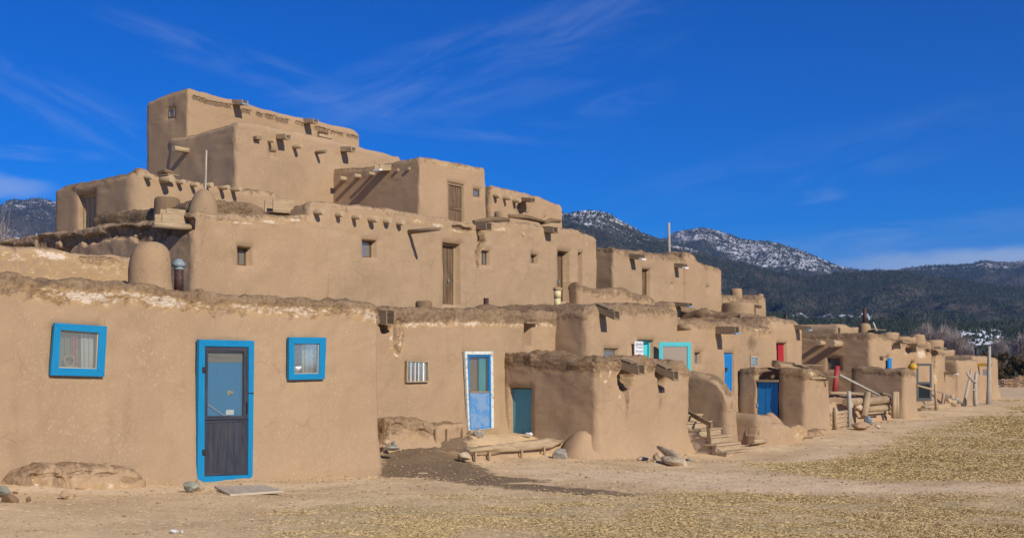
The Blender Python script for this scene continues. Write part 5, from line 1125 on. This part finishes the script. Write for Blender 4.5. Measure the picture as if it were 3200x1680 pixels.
# log terrace
tr = thing('log_terrace', 'raised dirt terrace held by two big logs between upright posts', 'terrace', (38, 14.6, .1))
block(tr, 33.6, SF(2792, 14.8), 14.85, 19.5, -.5, [(33.6, .95), (37, .93), (40, .88)], r=.25, cell=.11, crust=1.0, seed=231, mat='adobe_bench', name='earth_fill', bat=.1, rough=2.0, sprof=[(14.85, 0), (15.6, .1), (19.5, .15)], flare=.2, fz=.2)
def tube_at(pts, rad, mat, name, parent=None, label=None, cat=None, group=None, wb=.08, n=10):
    m_ = MB().tube([at(*p) for p in pts], rad, n, wb)
    if parent is not None: return m_.build(name, mat, parent)
    o = m_.build(name, mat, None, at(*pts[0])); return tag(o, label, cat, group)
tube_at([(2642, 1256, 14.6), (2700, 1254, 14.62), (2788, 1247, 14.6)], [.13, .15, .17], 'wood_log', 'log', tr); tube_at([(2708, 1279, 14.6), (2750, 1275, 14.6), (2786, 1272, 14.6)], [.11, .12, .12], 'wood_log', 'log', tr)
tube_at([(2700, 1292, 14.5), (2760, 1287, 14.5)], [.03, .04], 'wood_tan', 'loose_pole', tr); tube_at([(2593, 1227, 14.9), (2660, 1229, 14.9), (2720, 1234, 14.9)], [.05, .06, .06], 'wood_log', 'log', tr)
tube_at([(2699, 1302, 14.35), (2707, 1262, 14.38), (2712, 1227, 14.42)], [.12, .11, .10], 'wood_tan', 'post', tr, wb=.14); tube_at([(2793, 1306, 14.3), (2794, 1262, 14.3), (2795, 1223, 14.3)], [.09, .09, .09], 'wood_tan', 'post', tr, wb=.14); tube_at([(2803, 1306, 14.3), (2803, 1262, 14.3), (2804, 1223, 14.3)], [.08, .08, .07], 'wood_tan', 'post', tr, wb=.14)
for i, (a, b, c, d) in enumerate([(2668, 2688, 1262, 1285), (2690, 2700, 1268, 1285), (2772, 2790, 1282, 1296), (2640, 2665, 1258, 1275)]): s, t_ = SF((a+b)/2, 14.55), 14.5; z = zat(0, (c+d)/2, s, t_); rock('rock', None, None, (s, t_, z), (.28, .25, .25), 'stone_tan', 50+i, parent=tr)
fn = thing('rail_fence', 'short fence of stacked log rails between two rough posts', 'fence', (35, 14.0, 0))
tube_at([(2610, 1344, 13.75), (2610, 1300, 13.75), (2609, 1272, 13.75)], [.075, .07, .06], 'wood_tan', 'post', fn, wb=.12); tube_at([(2654, 1336, 13.95), (2655, 1280, 13.95), (2653, 1221, 13.95)], [.075, .07, .06], 'pole_grey', 'post', fn, wb=.12)
for ya, yb in ((1293, 1284), (1306, 1297), (1320, 1311), (1334, 1325)): tube_at([(2592, ya+2, 13.85), (2620, (ya+yb)/2+1, 13.9), (2652, yb, 14.05)], [.05, .055, .05], 'wood_tan', 'rail', fn, wb=.1)
o = tube_at([(2608, 1228, 15.0), (2612, 1185, 15.0), (2617, 1144, 15.0)], [.09, .085, .08], 'paint_redpost', 'post', None, 'leaning red painted post on the log terrace', 'post', wb=.04, n=16)
tube_at([(2622, 1170, 15.2), (2690, 1205, 14.95), (2746, 1233, 14.7)], [.045, .045, .04], 'pole_grey', 'handrail_pole', None, 'grey pole sloping down from the red post as a handrail', 'pole', wb=.03)
o = MB().bar(at(2748, 1227, 14.75), at(2775, 1234, 14.7), .25, .06, .01).build('board', 'wood_grey', None, at(2748, 1229, 14.75)); tag(o, 'short plank lying at the lower end of the grey handrail pole', 'board')
R_('pale blue-white boulder between the fence and the leaning terrace post', 2658, 2681, 1275, 1298, 'stone_white', 61, .4); R_('small bright white stone right of the pale boulder', 2681, 2696, 1292, 1304, 'stone_white', 62); R_('blue-grey boulder before the terrace', 2699, 2727, 1303, 1327, 'stone_blue', 63, -.5)
R_('squared brown stone block before the terrace', 2664, 2721, 1317, 1344, 'adobe_bench', 64, .2); R_('flat brown stone farthest right of the stones before the terrace', 2732, 2752, 1324, 1338, 'stone_tan', 65); R_('round tan stone at the foot of the narrow annex', 2802, 2816, 1290, 1302, 'stone_tan', 66)
# screen door standing open, its landing, handrail
TS_, = (16.6,); sS = SF(2864, 16.7)
sc_ = thing('screen_door', 'weathered grey screen door standing wide open before the crumbling house', 'door', (sS, 16.2, .3))
zt2, zb2 = zat(2864, 1135, sS, 16.5), zat(2864, 1251, sS, 16.5); wdt = TS(2864, sS)-TS(2912, sS)
ta_ = TS(2864, sS); tb_ = TS(2912, sS)
hm = zb2+(zt2-zb2)*.47
MB().frame('s', [(ta_, hm), (tb_, hm), (tb_, zt2), (ta_, zt2)], [(ta_-.09, hm+.06), (tb_+.09, hm+.06), (tb_+.09, zt2-.10), (ta_-.09, zt2-.10)], sS-.02, sS+.02).build('frame', 'paint_grey', sc_, bevel=.004)
MB().frame('s', [(ta_, zb2), (tb_, zb2), (tb_, hm), (ta_, hm)], [(ta_-.09, zb2+.12), (tb_+.09, zb2+.12), (tb_+.09, hm-.04), (ta_-.09, hm-.04)], sS-.02, sS+.02).build('lower_frame', 'paint_grey', sc_, bevel=.004)
MB().pl('s', tb_+.085, ta_-.085, zb2+.115, hm-.035, sS-.004, sS+.004).build('panel', 'paint_screen', sc_)
ln = thing('landing', 'stack of low timber and block steps before the grey screen door', 'steps', (48, 15.5, 0))
for i, (xa, xb, ya, yb, tt_, dp, mt) in enumerate([(2866, 2925, 1254, 1272, 16.2, .8, 'wood_log'), (2892, 2973, 1267, 1281, 15.6, .6, 'wood_tan'), (2880, 2934, 1277, 1291, 15.2, .4, 'wood_grey'), (2919, 2948, 1290, 1303, 14.7, .3, 'wood_tan'), (2862, 2880, 1262, 1276, 15.8, .4, 'adobe_bench')]):
    s0_, s1_ = SF(xa, tt_), SF(xb, tt_); MB().box(s0_, s1_, tt_, tt_+dp, zat(0, yb, s0_, tt_), zat(0, ya, s0_, tt_), .02).build('step', mt, ln, bevel=.02)
tube_at([(2947, 1301, 14.6), (2980, 1293, 14.9), (3019, 1284, 15.3)], [.11, .10, .10], 'wood_tan', 'log', None, 'long log edging the dirt before the last houses', 'log'); tube_at([(3017, 1279, 15.4), (3048, 1271, 15.8)], [.12, .11], 'wood_tan', 'log', None, 'log butted to the right end of the long edging log', 'log')
tube_at([(2980, 1270, 15.8), (3005, 1265, 16.0)], [.12, .12], 'wood_log', 'log', None, 'short thick log lying behind the long edging log', 'log'); tube_at([(3018, 1262, 16.3), (3084, 1268, 16.0)], [.07, .07], 'wood_tan', 'log', None, 'thin log lying at the foot of the tall pole', 'log')
for i, (a, b, c, d) in enumerate([(2950, 2966, 1228, 1240), (2964, 2984, 1232, 1246), (2975, 2996, 1240, 1252), (2955, 2975, 1243, 1256), (2985, 3005, 1246, 1258), (2968, 2990, 1250, 1262)]): R_(['topmost flat stone', 'second flat stone', 'third flat stone', 'dark lower left stone', 'right-hand stone', 'bottom stone'][i]+' of the stacked heap beside the last houses', a, b, c, d, 'stone_tan' if i % 2 else 'stone_grey', 70+i, T=16.9-.05*i)
tube_at([(2864, 1203, 16.0), (2905, 1214, 15.7), (2946, 1226, 15.4)], [.045, .045, .04], 'wood_tan', 'handrail_pole', None, 'thin tan pole sloping down in front of the grey screen door', 'pole', wb=.03)
tube_at([(2926, 1288, 14.9), (2924, 1240, 14.9), (2922, 1199, 14.9)], [.06, .055, .04], 'wood_tan', 'post', None, 'upright tan post carrying the thin pole near the screen door', 'post')
tube_at([(3013, 1266, 15.7), (3022, 1220, 15.7), (3036, 1154, 15.7)], [.09, .07, .045], 'pole_grey', 'leaning_pole', None, 'dark leaning pole crossing behind the forked post', 'pole')
fk = thing('forked_post', 'bare forked tree trunk set upright before the last house', 'post', at(3051, 1279, 15.2))
tube_at([(3052, 1281, 15.2), (3047, 1255, 15.2), (3047, 1225, 15.2), (3047, 1195, 15.2), (3052, 1163, 15.2)], [.11, .10, .09, .085, .07], 'pole_grey', 'trunk', fk); tube_at([(3047, 1195, 15.2), (3033, 1181, 15.2), (3020, 1164, 15.2)], [.07, .06, .045], 'pole_grey', 'branch', fk); tube_at([(3046, 1218, 15.2), (3038, 1216, 15.1)], [.05, .02], 'pole_grey', 'branch', fk)
tube_at([(3089, 1272, 15.6), (3090, 1200, 15.6), (3091, 1140, 15.6), (3092, 1081, 15.6)], [.13, .10, .085, .07], 'pole_grey', 'tall_pole', None, 'tallest knotty grey pole standing before the last house', 'pole', wb=.15)
s, z = PF(2092, 800, 23.5); o = MB().tube([(s, 23.5, z-.5), (s-.02, 23.5, zat(2092, 770, s, 23.5)), (s-.05, 23.5, zat(2089, 696, s, 23.5))], [.065, .06, .05], 8).build('roof_pole', 'pole_grey', None, (s, 23.5, z-.5)); tag(o, 'tall thin pole rising against the mountains above the middle roofs', 'pole')
# distant ruined brick wall
bw_ = MB()
for r_ in range(13):
    x = 42.6+.2*(r_ % 2)
    while x < 75:
        l = random.uniform(.28, .5); h_ = .105
        if r_ < 9 or vn(np.array([[x, r_*.5, 0.0]]), .35, 3)[0] > -.2+.22*(r_-9): bw_.box(x, x+l-.03, 99+random.uniform(-.08, .08), 99.6, -.15+r_*h_, -.15+(r_+1)*h_-.015, .025)
        x += l
def to_world(o): o.location = (0, 0, 0); o.rotation_euler = (0, 0, 0); return o
o = to_world(bw_.build('brick_wall', 'brick_brown', None, (0, 0, 0))); tag(o, 'long low ruined wall of brown mud bricks before the snowy field', 'wall')

# ------------------------------------------------------------------ straw, clods (countless)
def litter(name, label, n, region, ln, wd, mat, lift=.004, maskf=None, power=1.5):
    X, Y = [], []
    tot = 0
    while tot < n:
        # more where it is near, spread over the yard
        yy = region[2]*(region[3]/region[2])**rng.random(n*2); xx = rng.uniform(-.47, .47, n*2)*yy
        mk = maskf(xx, yy); keep = rng.random(n*2) < mk
        X.append(xx[keep]); Y.append(yy[keep]); tot += keep.sum()
    X = np.concatenate(X)[:n]; Y = np.concatenate(Y)[:n]; Z = gz(X, Y)
    P3 = np.stack([X, Y, 0*X], 1); wm = wet_mask(X, Y)
    Z = Z+fbm(P3, .5, 3, 3)*.035+fbm(P3, 3.2, 3, 8)*.012*(1+2.2*wm)+np.abs(vn(P3, 8, 9))*.012*(.3+1.6*wm)+lift
    a = rng.uniform(0, np.pi, n); L = rng.uniform(.4, 1.3, n)*ln*(.6+Y/30); w_ = wd*rng.uniform(.6, 1.3, n)*(.6+Y/25); up = rng.uniform(.0, .14, n)*L
    dx, dy = np.cos(a)*L/2, np.sin(a)*L/2; px, py = -np.sin(a)*w_/2, np.cos(a)*w_/2
    V = np.empty((n, 4, 3))
    V[:, 0] = np.stack([X-dx-px, Y-dy-py, Z], 1); V[:, 1] = np.stack([X+dx-px, Y+dy-py, Z+up], 1)
    V[:, 2] = np.stack([X+dx*.9+px*.6, Y+dy*.9+py*.6, Z+up+w_], 1); V[:, 3] = np.stack([X-dx+px, Y-dy+py, Z+w_*.8], 1)
    me = np_mesh(name, V.reshape(-1, 3), np.arange(4*n).reshape(n, 4), None, {'tone': np.repeat(rng.random(n), 4)}, smooth=False)
    me.materials.append(mat); o = bpy.data.objects.new(name, me); C.objects.link(o); return tag(o, label, 'straw', kind='stuff')
m_st, t = principled('straw'); tn = t.attr('tone'); c_ = t.mix(t.ramp(tn, .0, .45), (.27, .19, .09), (.50, .365, .17)); c_ = t.mix(t.ramp(tn, .6, 1.0), c_, (.70, .57, .32)); finish(t, c_, .7, spec=.25)
m_gr, t = principled('dry_grass'); tn = t.attr('tone'); c_ = t.mix(t.ramp(tn, .0, .5), (.27, .19, .085), (.52, .39, .17)); c_ = t.mix(t.ramp(tn, .5, 1.0), c_, (.68, .55, .28)); finish(t, c_, .7, spec=.25)
litter('straw_litter', 'scattered dry straw and flattened yellow grass across the yard', 280000, (0, 0, 10.5, 26), .034, .0026, m_st, maskf=lambda x, y: np.clip((grass_mask(x, y)*1.15-.12)*(.06+.94*sst(fbm(np.stack([x*.8, y*1.3, 0*x], 1), 1.4, 3, 61)+(x-3)*.05, -.5, .6)), .02, 1)*(1-.85*wet_mask(x, y)))
litter('dry_grass', 'far strip of flattened yellow grass beyond the dirt track', 160000, (0, 0, 19, 62), .038, .0032, m_gr, maskf=lambda x, y: np.clip((grass_mask(x, y)*1.15-.12)*(.12+.88*sst(fbm(np.stack([x*.5, y, 0*x], 1), .9, 3, 62), -.6, .5)), .003, 1))
# crumbs of earth and gravel
n = 8000
yy = 10.5*(45/10.5)**rng.random(n*3); xx = rng.uniform(-.47, .47, n*3)*yy; 
def near_wall(x, y):
    S_ = x*DX+y*DY; T_ = -x*DY+y*DX; r_ = 0*x
    for a_, b_, t_ in ((5, 14.7, 14.25), (15, 17.6, 16.0), (20.9, 25.1, 13.75), (26, 27.5, 13.0), (28.5, 31.4, 12.9), (31.3, 33, 13.3), (33, 42, 14.4), (42.8, 44.4, 14.5)):
        r_ = np.maximum(r_, (S_ > a_)*(S_ < b_)*np.exp(-(np.maximum(t_-T_, 0)/.22)**1.0)*(T_ < t_+.3))
    return r_
keep = rng.random(n*3) < (.10+.9*near_wall(xx, yy)+.9*wet_mask(xx, yy)+.25*(vn(np.stack([xx, yy, 0*xx], 1), .8, 77) > .25)); X, Y = xx[keep][:n], yy[keep][:n]; n = len(X)
P3 = np.stack([X, Y, 0*X], 1); Z = gz(X, Y)+fbm(P3, .5, 3, 3)*.035+fbm(P3, 3.2, 3, 8)*.012*(1+2.2*wet_mask(X, Y))
O = np.array([[1,0,0],[-1,0,0],[0,1,0],[0,-1,0],[0,0,1],[0,0,-1]], float); FT = np.array([[0,2,4],[2,1,4],[1,3,4],[3,0,4],[2,0,5],[1,2,5],[3,1,5],[0,3,5]])
sz_ = (.006+.024*rng.random(n)**4)*(.7+Y/28); V = O[None]*sz_[:, None, None]*rng.uniform(.5, 1.2, (n, 6, 1)); V[:, :, 2] *= .6
V += np.stack([X, Y, Z+sz_*.3], 1)[:, None]; me = np_mesh('gravel', V.reshape(-1, 3), (FT[None]+6*np.arange(n)[:, None, None]).reshape(-1, 3), None, None, False)
o = bpy.data.objects.new('gravel', me); me.materials.append(MATS['adobe_bench']); C.objects.link(o); tag(o, 'small crumbs of earth and gravel over the dirt yard', 'gravel', kind='stuff')

# ================================================================== MOUNTAINS AND FAR TREES
m, t = principled('hillside'); p = t.pos(); sn = t.attr('snow')
n1 = t.noise(p, .006, 4, .6); n2 = t.noise(p, .03, 4, .7)
col = t.mix(t.ramp(n2, .35, .65), (.038, .040, .030), (.085, .075, .056)); col = t.mix(t.ramp(n1, .52, .85), col, (.092, .076, .058))
sf = t.ramp(t.math('ADD', sn, t.math('MULTIPLY', t.math('SUBTRACT', t.math('ADD', t.math('MULTIPLY', t.noise(p, .035, 7, .82), .6), t.math('MULTIPLY', t.noise(p, .16, 5, .8), .4)), .5), 2.0)), .50, .64); col = t.mix(sf, col, (.82, .85, .90)); finish(t, col, 1, spec=.05)
m_fo, t = principled('conifer'); tn = t.attr('tone'); c_ = t.mix(tn, (.017, .028, .020), (.058, .072, .042)); finish(t, c_, .9, spec=.1)
FOR_V, FOR_T = [], []
def ridge(name, pts, D, D0, zf, snowf, ntree, hsz, seed, tilt=0.0, shape=1.15, label=None, behind=.55, rugged=.05):
    xs = np.arange(-900, 4101, 6.0); pa = np.array(pts, float); ry = np.interp(xs, pa[:, 0], pa[:, 1])
    ry = ry+fbm(np.stack([xs, 0*xs, 0*xs], 1), 1/60, 4, seed)*3.0
    az = (xs-CX)/F; mr = 72; ms = np.concatenate([np.linspace(0, 1, mr), [1.15, 1.5, 2.0]])
    A, M = np.meshgrid(az, ms, indexing='ij'); RY = np.repeat(ry[:, None], len(ms), 1)
    Dd = D*(1+tilt*A); D0d = D0*(1+tilt*A*.5); Y = D0d+(Dd-D0d)*np.minimum(M, 1)+(np.maximum(M, 1)-1)*D*.8
    tanr = (HY-RY)/F; hr = tanr*Dd+CZ                     # ridge height
    h = zf+(hr-zf)*np.minimum(M, 1)**shape
    X = A*Y; Pn = np.stack([X.ravel(), Y.ravel(), 0*X.ravel()], 1)
    nz = (-np.abs(fbm(Pn, 1/(D*.12), 4, seed+3))).reshape(X.shape)+.15*vn(Pn, 1/(D*.01), seed+8).reshape(X.shape)
    amp = (hr-zf)*rugged*4*np.sin(np.pi*np.clip(M, 0, 1)**.9)
    h = h+nz*amp
    h = np.minimum(h, CZ+tanr*Y*.995+ (M >= .99)*1e3)     # nothing in front tops the skyline
    h = np.where(M > 1, hr-(hr-zf)*behind*(M-1), h)
    sn = snowf(A*F+CX, CZ+0*A, M, (h-CZ)/Y*F, Pn, X.shape)
    V = np.stack([X, Y, h], -1).reshape(-1, 3); k = len(ms); idx = np.arange(len(xs)*k).reshape(len(xs), k)
    Q = np.stack([idx[:-1, :-1], idx[1:, :-1], idx[1:, 1:], idx[:-1, 1:]], -1).reshape(-1, 4)
    me = np_mesh(name, V, Q, None, {'snow': sn.ravel()}); me.materials.append(m_hill)
    o = bpy.data.objects.new(name, me); C.objects.link(o); tag(o, label, kind='structure')
    # conifers
    c = rng.uniform(0, len(xs)-1.01, ntree*2); r_ = rng.uniform(0, 1, ntree*2)**.85*(mr-1.01)
    px_ = -900+c*6; vis = ((px_ > -120) & (px_ < 200)) | ((px_ > 1650) & (px_ < 3450)); c, r_ = c[vis], r_[vis]
    ci, ri = c.astype(int), r_.astype(int); cf, rf = c-ci, r_-ri
    G = np.stack([X, Y, h, sn], -1); p_ = G[ci, ri]*((1-cf)*(1-rf))[:, None]+G[ci+1, ri]*(cf*(1-rf))[:, None]+G[ci, ri+1]*((1-cf)*rf)[:, None]+G[ci+1, ri+1]*(cf*rf)[:, None]
    dn = np.clip(1.05-.75*p_[:, 3], .10, 1)*np.clip(.75+.9*fbm(p_[:, :3]*[1, 1, 0], 1/(D*.03), 3, seed+20), .15, 1)
    p_ = p_[rng.random(len(p_)) < dn][:ntree]; q_ = len(p_)
    hh = hsz*rng.uniform(.5, 1.3, q_); rr_ = hh*rng.uniform(.30, .48, q_); a0 = rng.uniform(0, 6.28, q_)
    T_ = np.empty((q_, 5, 3))
    for i in range(4): T_[:, i] = np.stack([p_[:, 0]+np.cos(a0+i*1.571)*rr_, p_[:, 1]+np.sin(a0+i*1.571)*rr_, p_[:, 2]-.05*hh+rng.uniform(-.1, .2, q_)*hh], 1)
    T_[:, 4] = np.stack([p_[:, 0], p_[:, 1], p_[:, 2]+hh], 1)
    FOR_V.append(T_); FOR_T.append(np.repeat(rng.random(q_), 5))
m_hill = m
def sn_high(px, _, M, hy, Pn, sh):
    y = HY-hy; s = np.clip((890-y)/60, 0, 1)*.50+.08; s = s*(.85+.55*fbm(Pn, 1/420, 3, 91).reshape(sh)); 
    return np.clip(np.where(px < 400, s+.10, s), 0, .53)
def sn_low(px, _, M, hy, Pn, sh):
    y = HY-hy; s = .13+.07*np.clip((740-y)/60, 0, 1)+.36*np.clip((815-y)/60, 0, 1)*(px < 2380)
    s += .35*np.exp(-((y-985)/14)**2)*(px > 2450)*(px < 2760); return np.clip(s*(.85+.6*fbm(Pn, 1/260, 3, 95).reshape(sh)), 0, .56)
def sn_foot(px, _, M, hy, Pn, sh):
    y = HY-hy; s = .04+.75*np.exp(-(((px-3060)/120)**2+((y-1050)/35)**2)); return np.clip(s, 0, 1)
ridge('mountain_range', [(-900, 690), (-100, 655), (0, 640), (25, 626), (50, 621), (80, 624), (110, 618), (160, 627), (400, 650), (1000, 700), (1600, 690), (1762, 664), (1790, 678), (1900, 735), (2040, 755), (2088, 742), (2110, 728), (2137, 719), (2165, 713), (2193, 710), (2220, 714), (2260, 728), (2311, 745), (2350, 752), (2386, 752), (2420, 757), (2442, 763), (2498, 782), (2560, 806), (2600, 822), (2635, 832), (2690, 841), (2780, 843), (2830, 835), (2895, 829), (2950, 829), (3000, 825), (3040, 822), (3060, 814), (3090, 812), (3120, 819), (3160, 815), (3200, 812), (3500, 800), (4100, 780)],
      5200, 2600, 60, sn_high, 110000, 7.5, 301, label='snow-dusted mountain range under the sky', rugged=.085)
ridge('mountain', [(-900, 900), (300, 900), (1200, 800), (1500, 740), (1700, 690), (1765, 676), (1800, 664), (1846, 657), (1870, 659), (1901, 667), (1930, 684), (1963, 702), (2000, 723), (2038, 741), (2090, 757), (2150, 774), (2220, 798), (2259, 812), (2317, 821), (2360, 834), (2399, 845), (2460, 857), (2515, 863), (2560, 860), (2609, 855), (2690, 850), (2789, 850), (2865, 856), (2920, 866), (2981, 874), (3098, 888), (3200, 897), (3600, 930), (4100, 950)],
      3000, 1300, 25, sn_low, 150000, 4.8, 302, tilt=-.05, shape=1.25, label='dark wooded mountain with a snowy top behind the village', rugged=.085)
ridge('foothills', [(-900, 1000), (1600, 960), (2200, 975), (2450, 985), (2600, 1002), (2750, 998), (2900, 1008), (3000, 1012), (3200, 1000), (3500, 990), (4100, 1000)],
      1150, 620, -1.5, sn_foot, 50000, 3.2, 303, shape=1.1, label='low wooded foothills with snow patches', rugged=.07)
# far scrub on the flat
q_ = 9000; a = rng.uniform(-.5, .62, q_); yy = 190*(640/190)**rng.random(q_); hh = rng.uniform(.6, 2.6, q_)**1.0; X, Y = a*yy, yy
T_ = np.empty((q_, 5, 3)); a0 = rng.uniform(0, 6.28, q_)
for i in range(4): T_[:, i] = np.stack([X+np.cos(a0+i*1.571)*hh*.8, Y+np.sin(a0+i*1.571)*hh*.8, -.8+0*X+.3*rng.random(q_)], 1)
T_[:, 4] = np.stack([X, Y, -.6+hh], 1); FOR_V.append(T_); FOR_T.append(np.repeat(rng.random(q_), 5))
FV = np.concatenate(FOR_V); nf = len(FV); FTt = np.array([[0,1,4],[1,2,4],[2,3,4],[3,0,4]])
me = np_mesh('distant_forest', FV.reshape(-1, 3), (FTt[None]+5*np.arange(nf)[:, None, None]).reshape(-1, 3), None, {'tone': np.concatenate(FOR_T)}, False)
o = bpy.data.objects.new('distant_forest', me); me.materials.append(m_fo); C.objects.link(o); tag(o, 'dark conifers covering the mountain slopes', 'forest', kind='stuff')

m_tw, t = principled('bare_twigs'); tn = t.attr('tone'); finish(t, t.mix(tn, (.24, .19, .165), (.50, .43, .39)), .9, spec=.1)
m_bk, t = principled('bark'); finish(t, (.12, .095, .075), .95, spec=.1)
def branch_tree(name, label, cat, X, Y, z, H, spread, ntw, group, tw=.035, seed=1):
    r_ = np.random.default_rng(seed); rnd = random.Random(seed)
    o = bpy.data.objects.new(name, None); C.objects.link(o); o.location = (X, Y, z); tag(o, label, cat, group); BASE[o.name] = (0, 0, 0)
    tr_ = MB(); limbs = []
    for k in range(9):
        a_ = rnd.uniform(0, 6.28); lean = rnd.uniform(.15, 1.0)*spread; hh = H*rnd.uniform(.6, .95)*(1-.25*lean/spread)
        p0 = Vector((0, 0, 0)); p1 = Vector((math.cos(a_)*lean*.15, math.sin(a_)*lean*.15, hh*.3)); p2 = Vector((math.cos(a_+.2)*lean*.55, math.sin(a_+.2)*lean*.55, hh*.65)); p3 = Vector((math.cos(a_)*lean, math.sin(a_)*lean, hh))
        tr_.tube([p0, p1, p2, p3], [H*.022, H*.016, H*.009, H*.003], 6, .1); limbs += [(p1, p2, p3)]
    to = tr_.build('trunk', 'wood_grey', o); to.rotation_euler = (0, 0, 0); to.data.materials.clear(); to.data.materials.append(m_bk)
    # twigs: clumps round the limb ends filling a domed crown
    n = ntw; an = r_.uniform(0, 2*np.pi, n); u = r_.random(n)**.5; el = r_.random(n)
    cl = r_.integers(0, 60, n); ca = r_.uniform(0, 2*np.pi, 60); cu = r_.random(60)**.5*.85; ce = r_.random(60)
    cx_ = np.cos(ca)*cu*spread; cy_ = np.sin(ca)*cu*spread; cz_ = H*(.30+.62*ce*np.sqrt(np.clip(1-cu**2*.8, 0, 1)))
    base = np.stack([cx_[cl]*.82, cy_[cl]*.82, cz_[cl]*.86], 1)+r_.normal(0, 1, (n, 3))*[spread*.10, spread*.10, H*.06]
    dr_ = base*[H/spread*.8, H/spread*.8, 1]-np.array([0, 0, H*.30]); dr_ /= np.linalg.norm(dr_, axis=1)[:, None]+1e-6; dr_ += r_.normal(0, .55, (n, 3)); dr_[:, 2] += .05
    L = r_.uniform(.06, .14, n)*H; tip = base+dr_*L[:, None]; sd = np.cross(dr_, [0, 0, 1.0]); sd /= np.linalg.norm(sd, axis=1)[:, None]+1e-6; sd += r_.normal(0, .3, (n, 3))
    w_ = tw*r_.uniform(.6, 1.4, n)[:, None]; V = np.stack([base-sd*w_, base+sd*w_, tip], 1)
    me = np_mesh('crown', V.reshape(-1, 3), np.arange(3*n).reshape(n, 3), None, {'tone': np.repeat(r_.random(n), 3)}, False); me.materials.append(m_tw)
    c_ = bpy.data.objects.new('crown', me); C.objects.link(c_); c_.parent = o; return o
def bt_px(label, x0, x1, ytop, D, ntw, group, seed, tw=.05, z=-.8, name='bare_tree'):
    X = ((x0+x1)/2-CX)/F*D; sp = (x1-x0)/2/F*D; H = CZ+(HY-ytop)/F*D-z
    return branch_tree(name, label, 'tree', X, D, z, H, sp, ntw, group, tw, seed)
G_ = 'bare trees beyond the village'
bt_px('widest bare grey cottonwood with a domed crown behind the crumbling house', 2830, 3010, 1005, 170, 26000, G_, 1, .026)
bt_px('bare cottonwood overlapping the right side of the widest one', 2930, 3040, 1035, 150, 12000, G_, 2, .025)
bt_px('low bare tree left of the widest cottonwood', 2770, 2860, 1042, 200, 9000, G_, 3, .03)
bt_px('small bare tree between the last house and the cottonwoods', 2995, 3065, 1062, 140, 6000, G_, 4, .025)
bt_px('pale bare tree at the right edge of the picture', 3150, 3240, 1038, 260, 3000, G_, 5, .06)
bt_px('faint bare tree behind the brown thicket', 3085, 3160, 1045, 300, 2500, G_, 6, .06)
bt_px('bare tree in front of the left mountain beside the upper left room', -60, 72, 664, 95, 12000, G_, 7, .014)
m_th, t = principled('thicket_leaf'); tn = t.attr('tone'); finish(t, t.mix(tn, (.045, .035, .018), (.13, .095, .045)), .9, spec=.1)
def bush(label, x0, x1, ytop, D, n, seed, z=-.7, group='brown thicket beyond the last house'):
    r_ = np.random.default_rng(seed); X = ((x0+x1)/2-CX)/F*D; sp = (x1-x0)/2/F*D; H = CZ+(HY-ytop)/F*D-z
    o = bpy.data.objects.new('thicket_bush', None); C.objects.link(o); o.location = (X, D, z); tag(o, label, 'bush', group); BASE[o.name] = (0, 0, 0)
    tr_ = MB()
    for k in range(5): a_ = k*1.3; tr_.tube([(0, 0, 0), (math.cos(a_)*sp*.3, math.sin(a_)*sp*.3, H*.45), (math.cos(a_)*sp*.6, math.sin(a_)*sp*.6, H*.8)], [.12, .08, .03], 5)
    to = tr_.build('stems', 'wood_grey', o); to.rotation_euler = (0, 0, 0); to.data.materials.clear(); to.data.materials.append(m_bk)
    k = 40; ca = r_.uniform(0, 6.28, k); cu = r_.random(k)**.5; cc = np.stack([np.cos(ca)*cu*sp*.85, np.sin(ca)*cu*sp*.85, H*(.15+.72*r_.random(k)*np.sqrt(1-cu**2*.7))], 1); cr = r_.uniform(.12, .22, k)*min(sp, H)
    ci = r_.integers(0, k, n); v = r_.normal(0, 1, (n, 3)); v /= np.linalg.norm(v, axis=1)[:, None]; base = cc[ci]+v*(cr[ci]*r_.random(n)**.4)[:, None]*[1, 1, .8]
    q1 = r_.normal(0, 1, (n, 3)); q2_ = r_.normal(0, 1, (n, 3)); sz_ = .05*D/60*r_.uniform(.6, 1.6, n)[:, None]
    V = np.stack([base, base+q1*sz_, base+q2_*sz_], 1); me = np_mesh('foliage', V.reshape(-1, 3), np.arange(3*n).reshape(n, 3), None, {'tone': np.repeat(r_.random(n), 3)}, False); me.materials.append(m_th)
    c_ = bpy.data.objects.new('foliage', me); C.objects.link(c_); c_.parent = o
bush('broad brown-green thicket bush right behind the tall pole', 3070, 3170, 1060, 185, 7000, 1); bush('darker thicket bush at the left of the brown thicket', 3040, 3110, 1083, 175, 4000, 2)
bush('rightmost thicket bush at the edge of the picture', 3150, 3260, 1078, 180, 6000, 3); bush('low rounded bush at the foot of the thicket', 3095, 3160, 1108, 165, 2500, 4)

# ------------------------------------------------------------------ haze between here and the mountains
hz = bpy.data.meshes.new('haze'); x0, x1, y0, y1, z0_, z1_ = -8200, 10200, -250, 11000, -200, 800
hz.from_pydata([(x0,y0,z0_),(x1,y0,z0_),(x1,y1,z0_),(x0,y1,z0_),(x0,y0,z1_),(x1,y0,z1_),(x1,y1,z1_),(x0,y1,z1_)], [], [(0,3,2,1),(4,5,6,7),(0,1,5,4),(1,2,6,5),(2,3,7,6),(3,0,4,7)])
mh = bpy.data.materials.new('haze'); mh.use_nodes = True; ht = NT(mh.node_tree)
pv = ht.n('ShaderNodeVolumePrincipled', {'Color': (.30, .56, 1.0, 1), 'Density': HAZE, 'Anisotropy': .3}); mo = ht.n('ShaderNodeOutputMaterial'); mh.node_tree.links.new(pv.outputs[0], mo.inputs['Volume'])
hz.materials.append(mh); ho = bpy.data.objects.new('haze', hz); C.objects.link(ho); tag(ho, 'thin blue air between the village and the mountains', 'haze', kind='stuff')
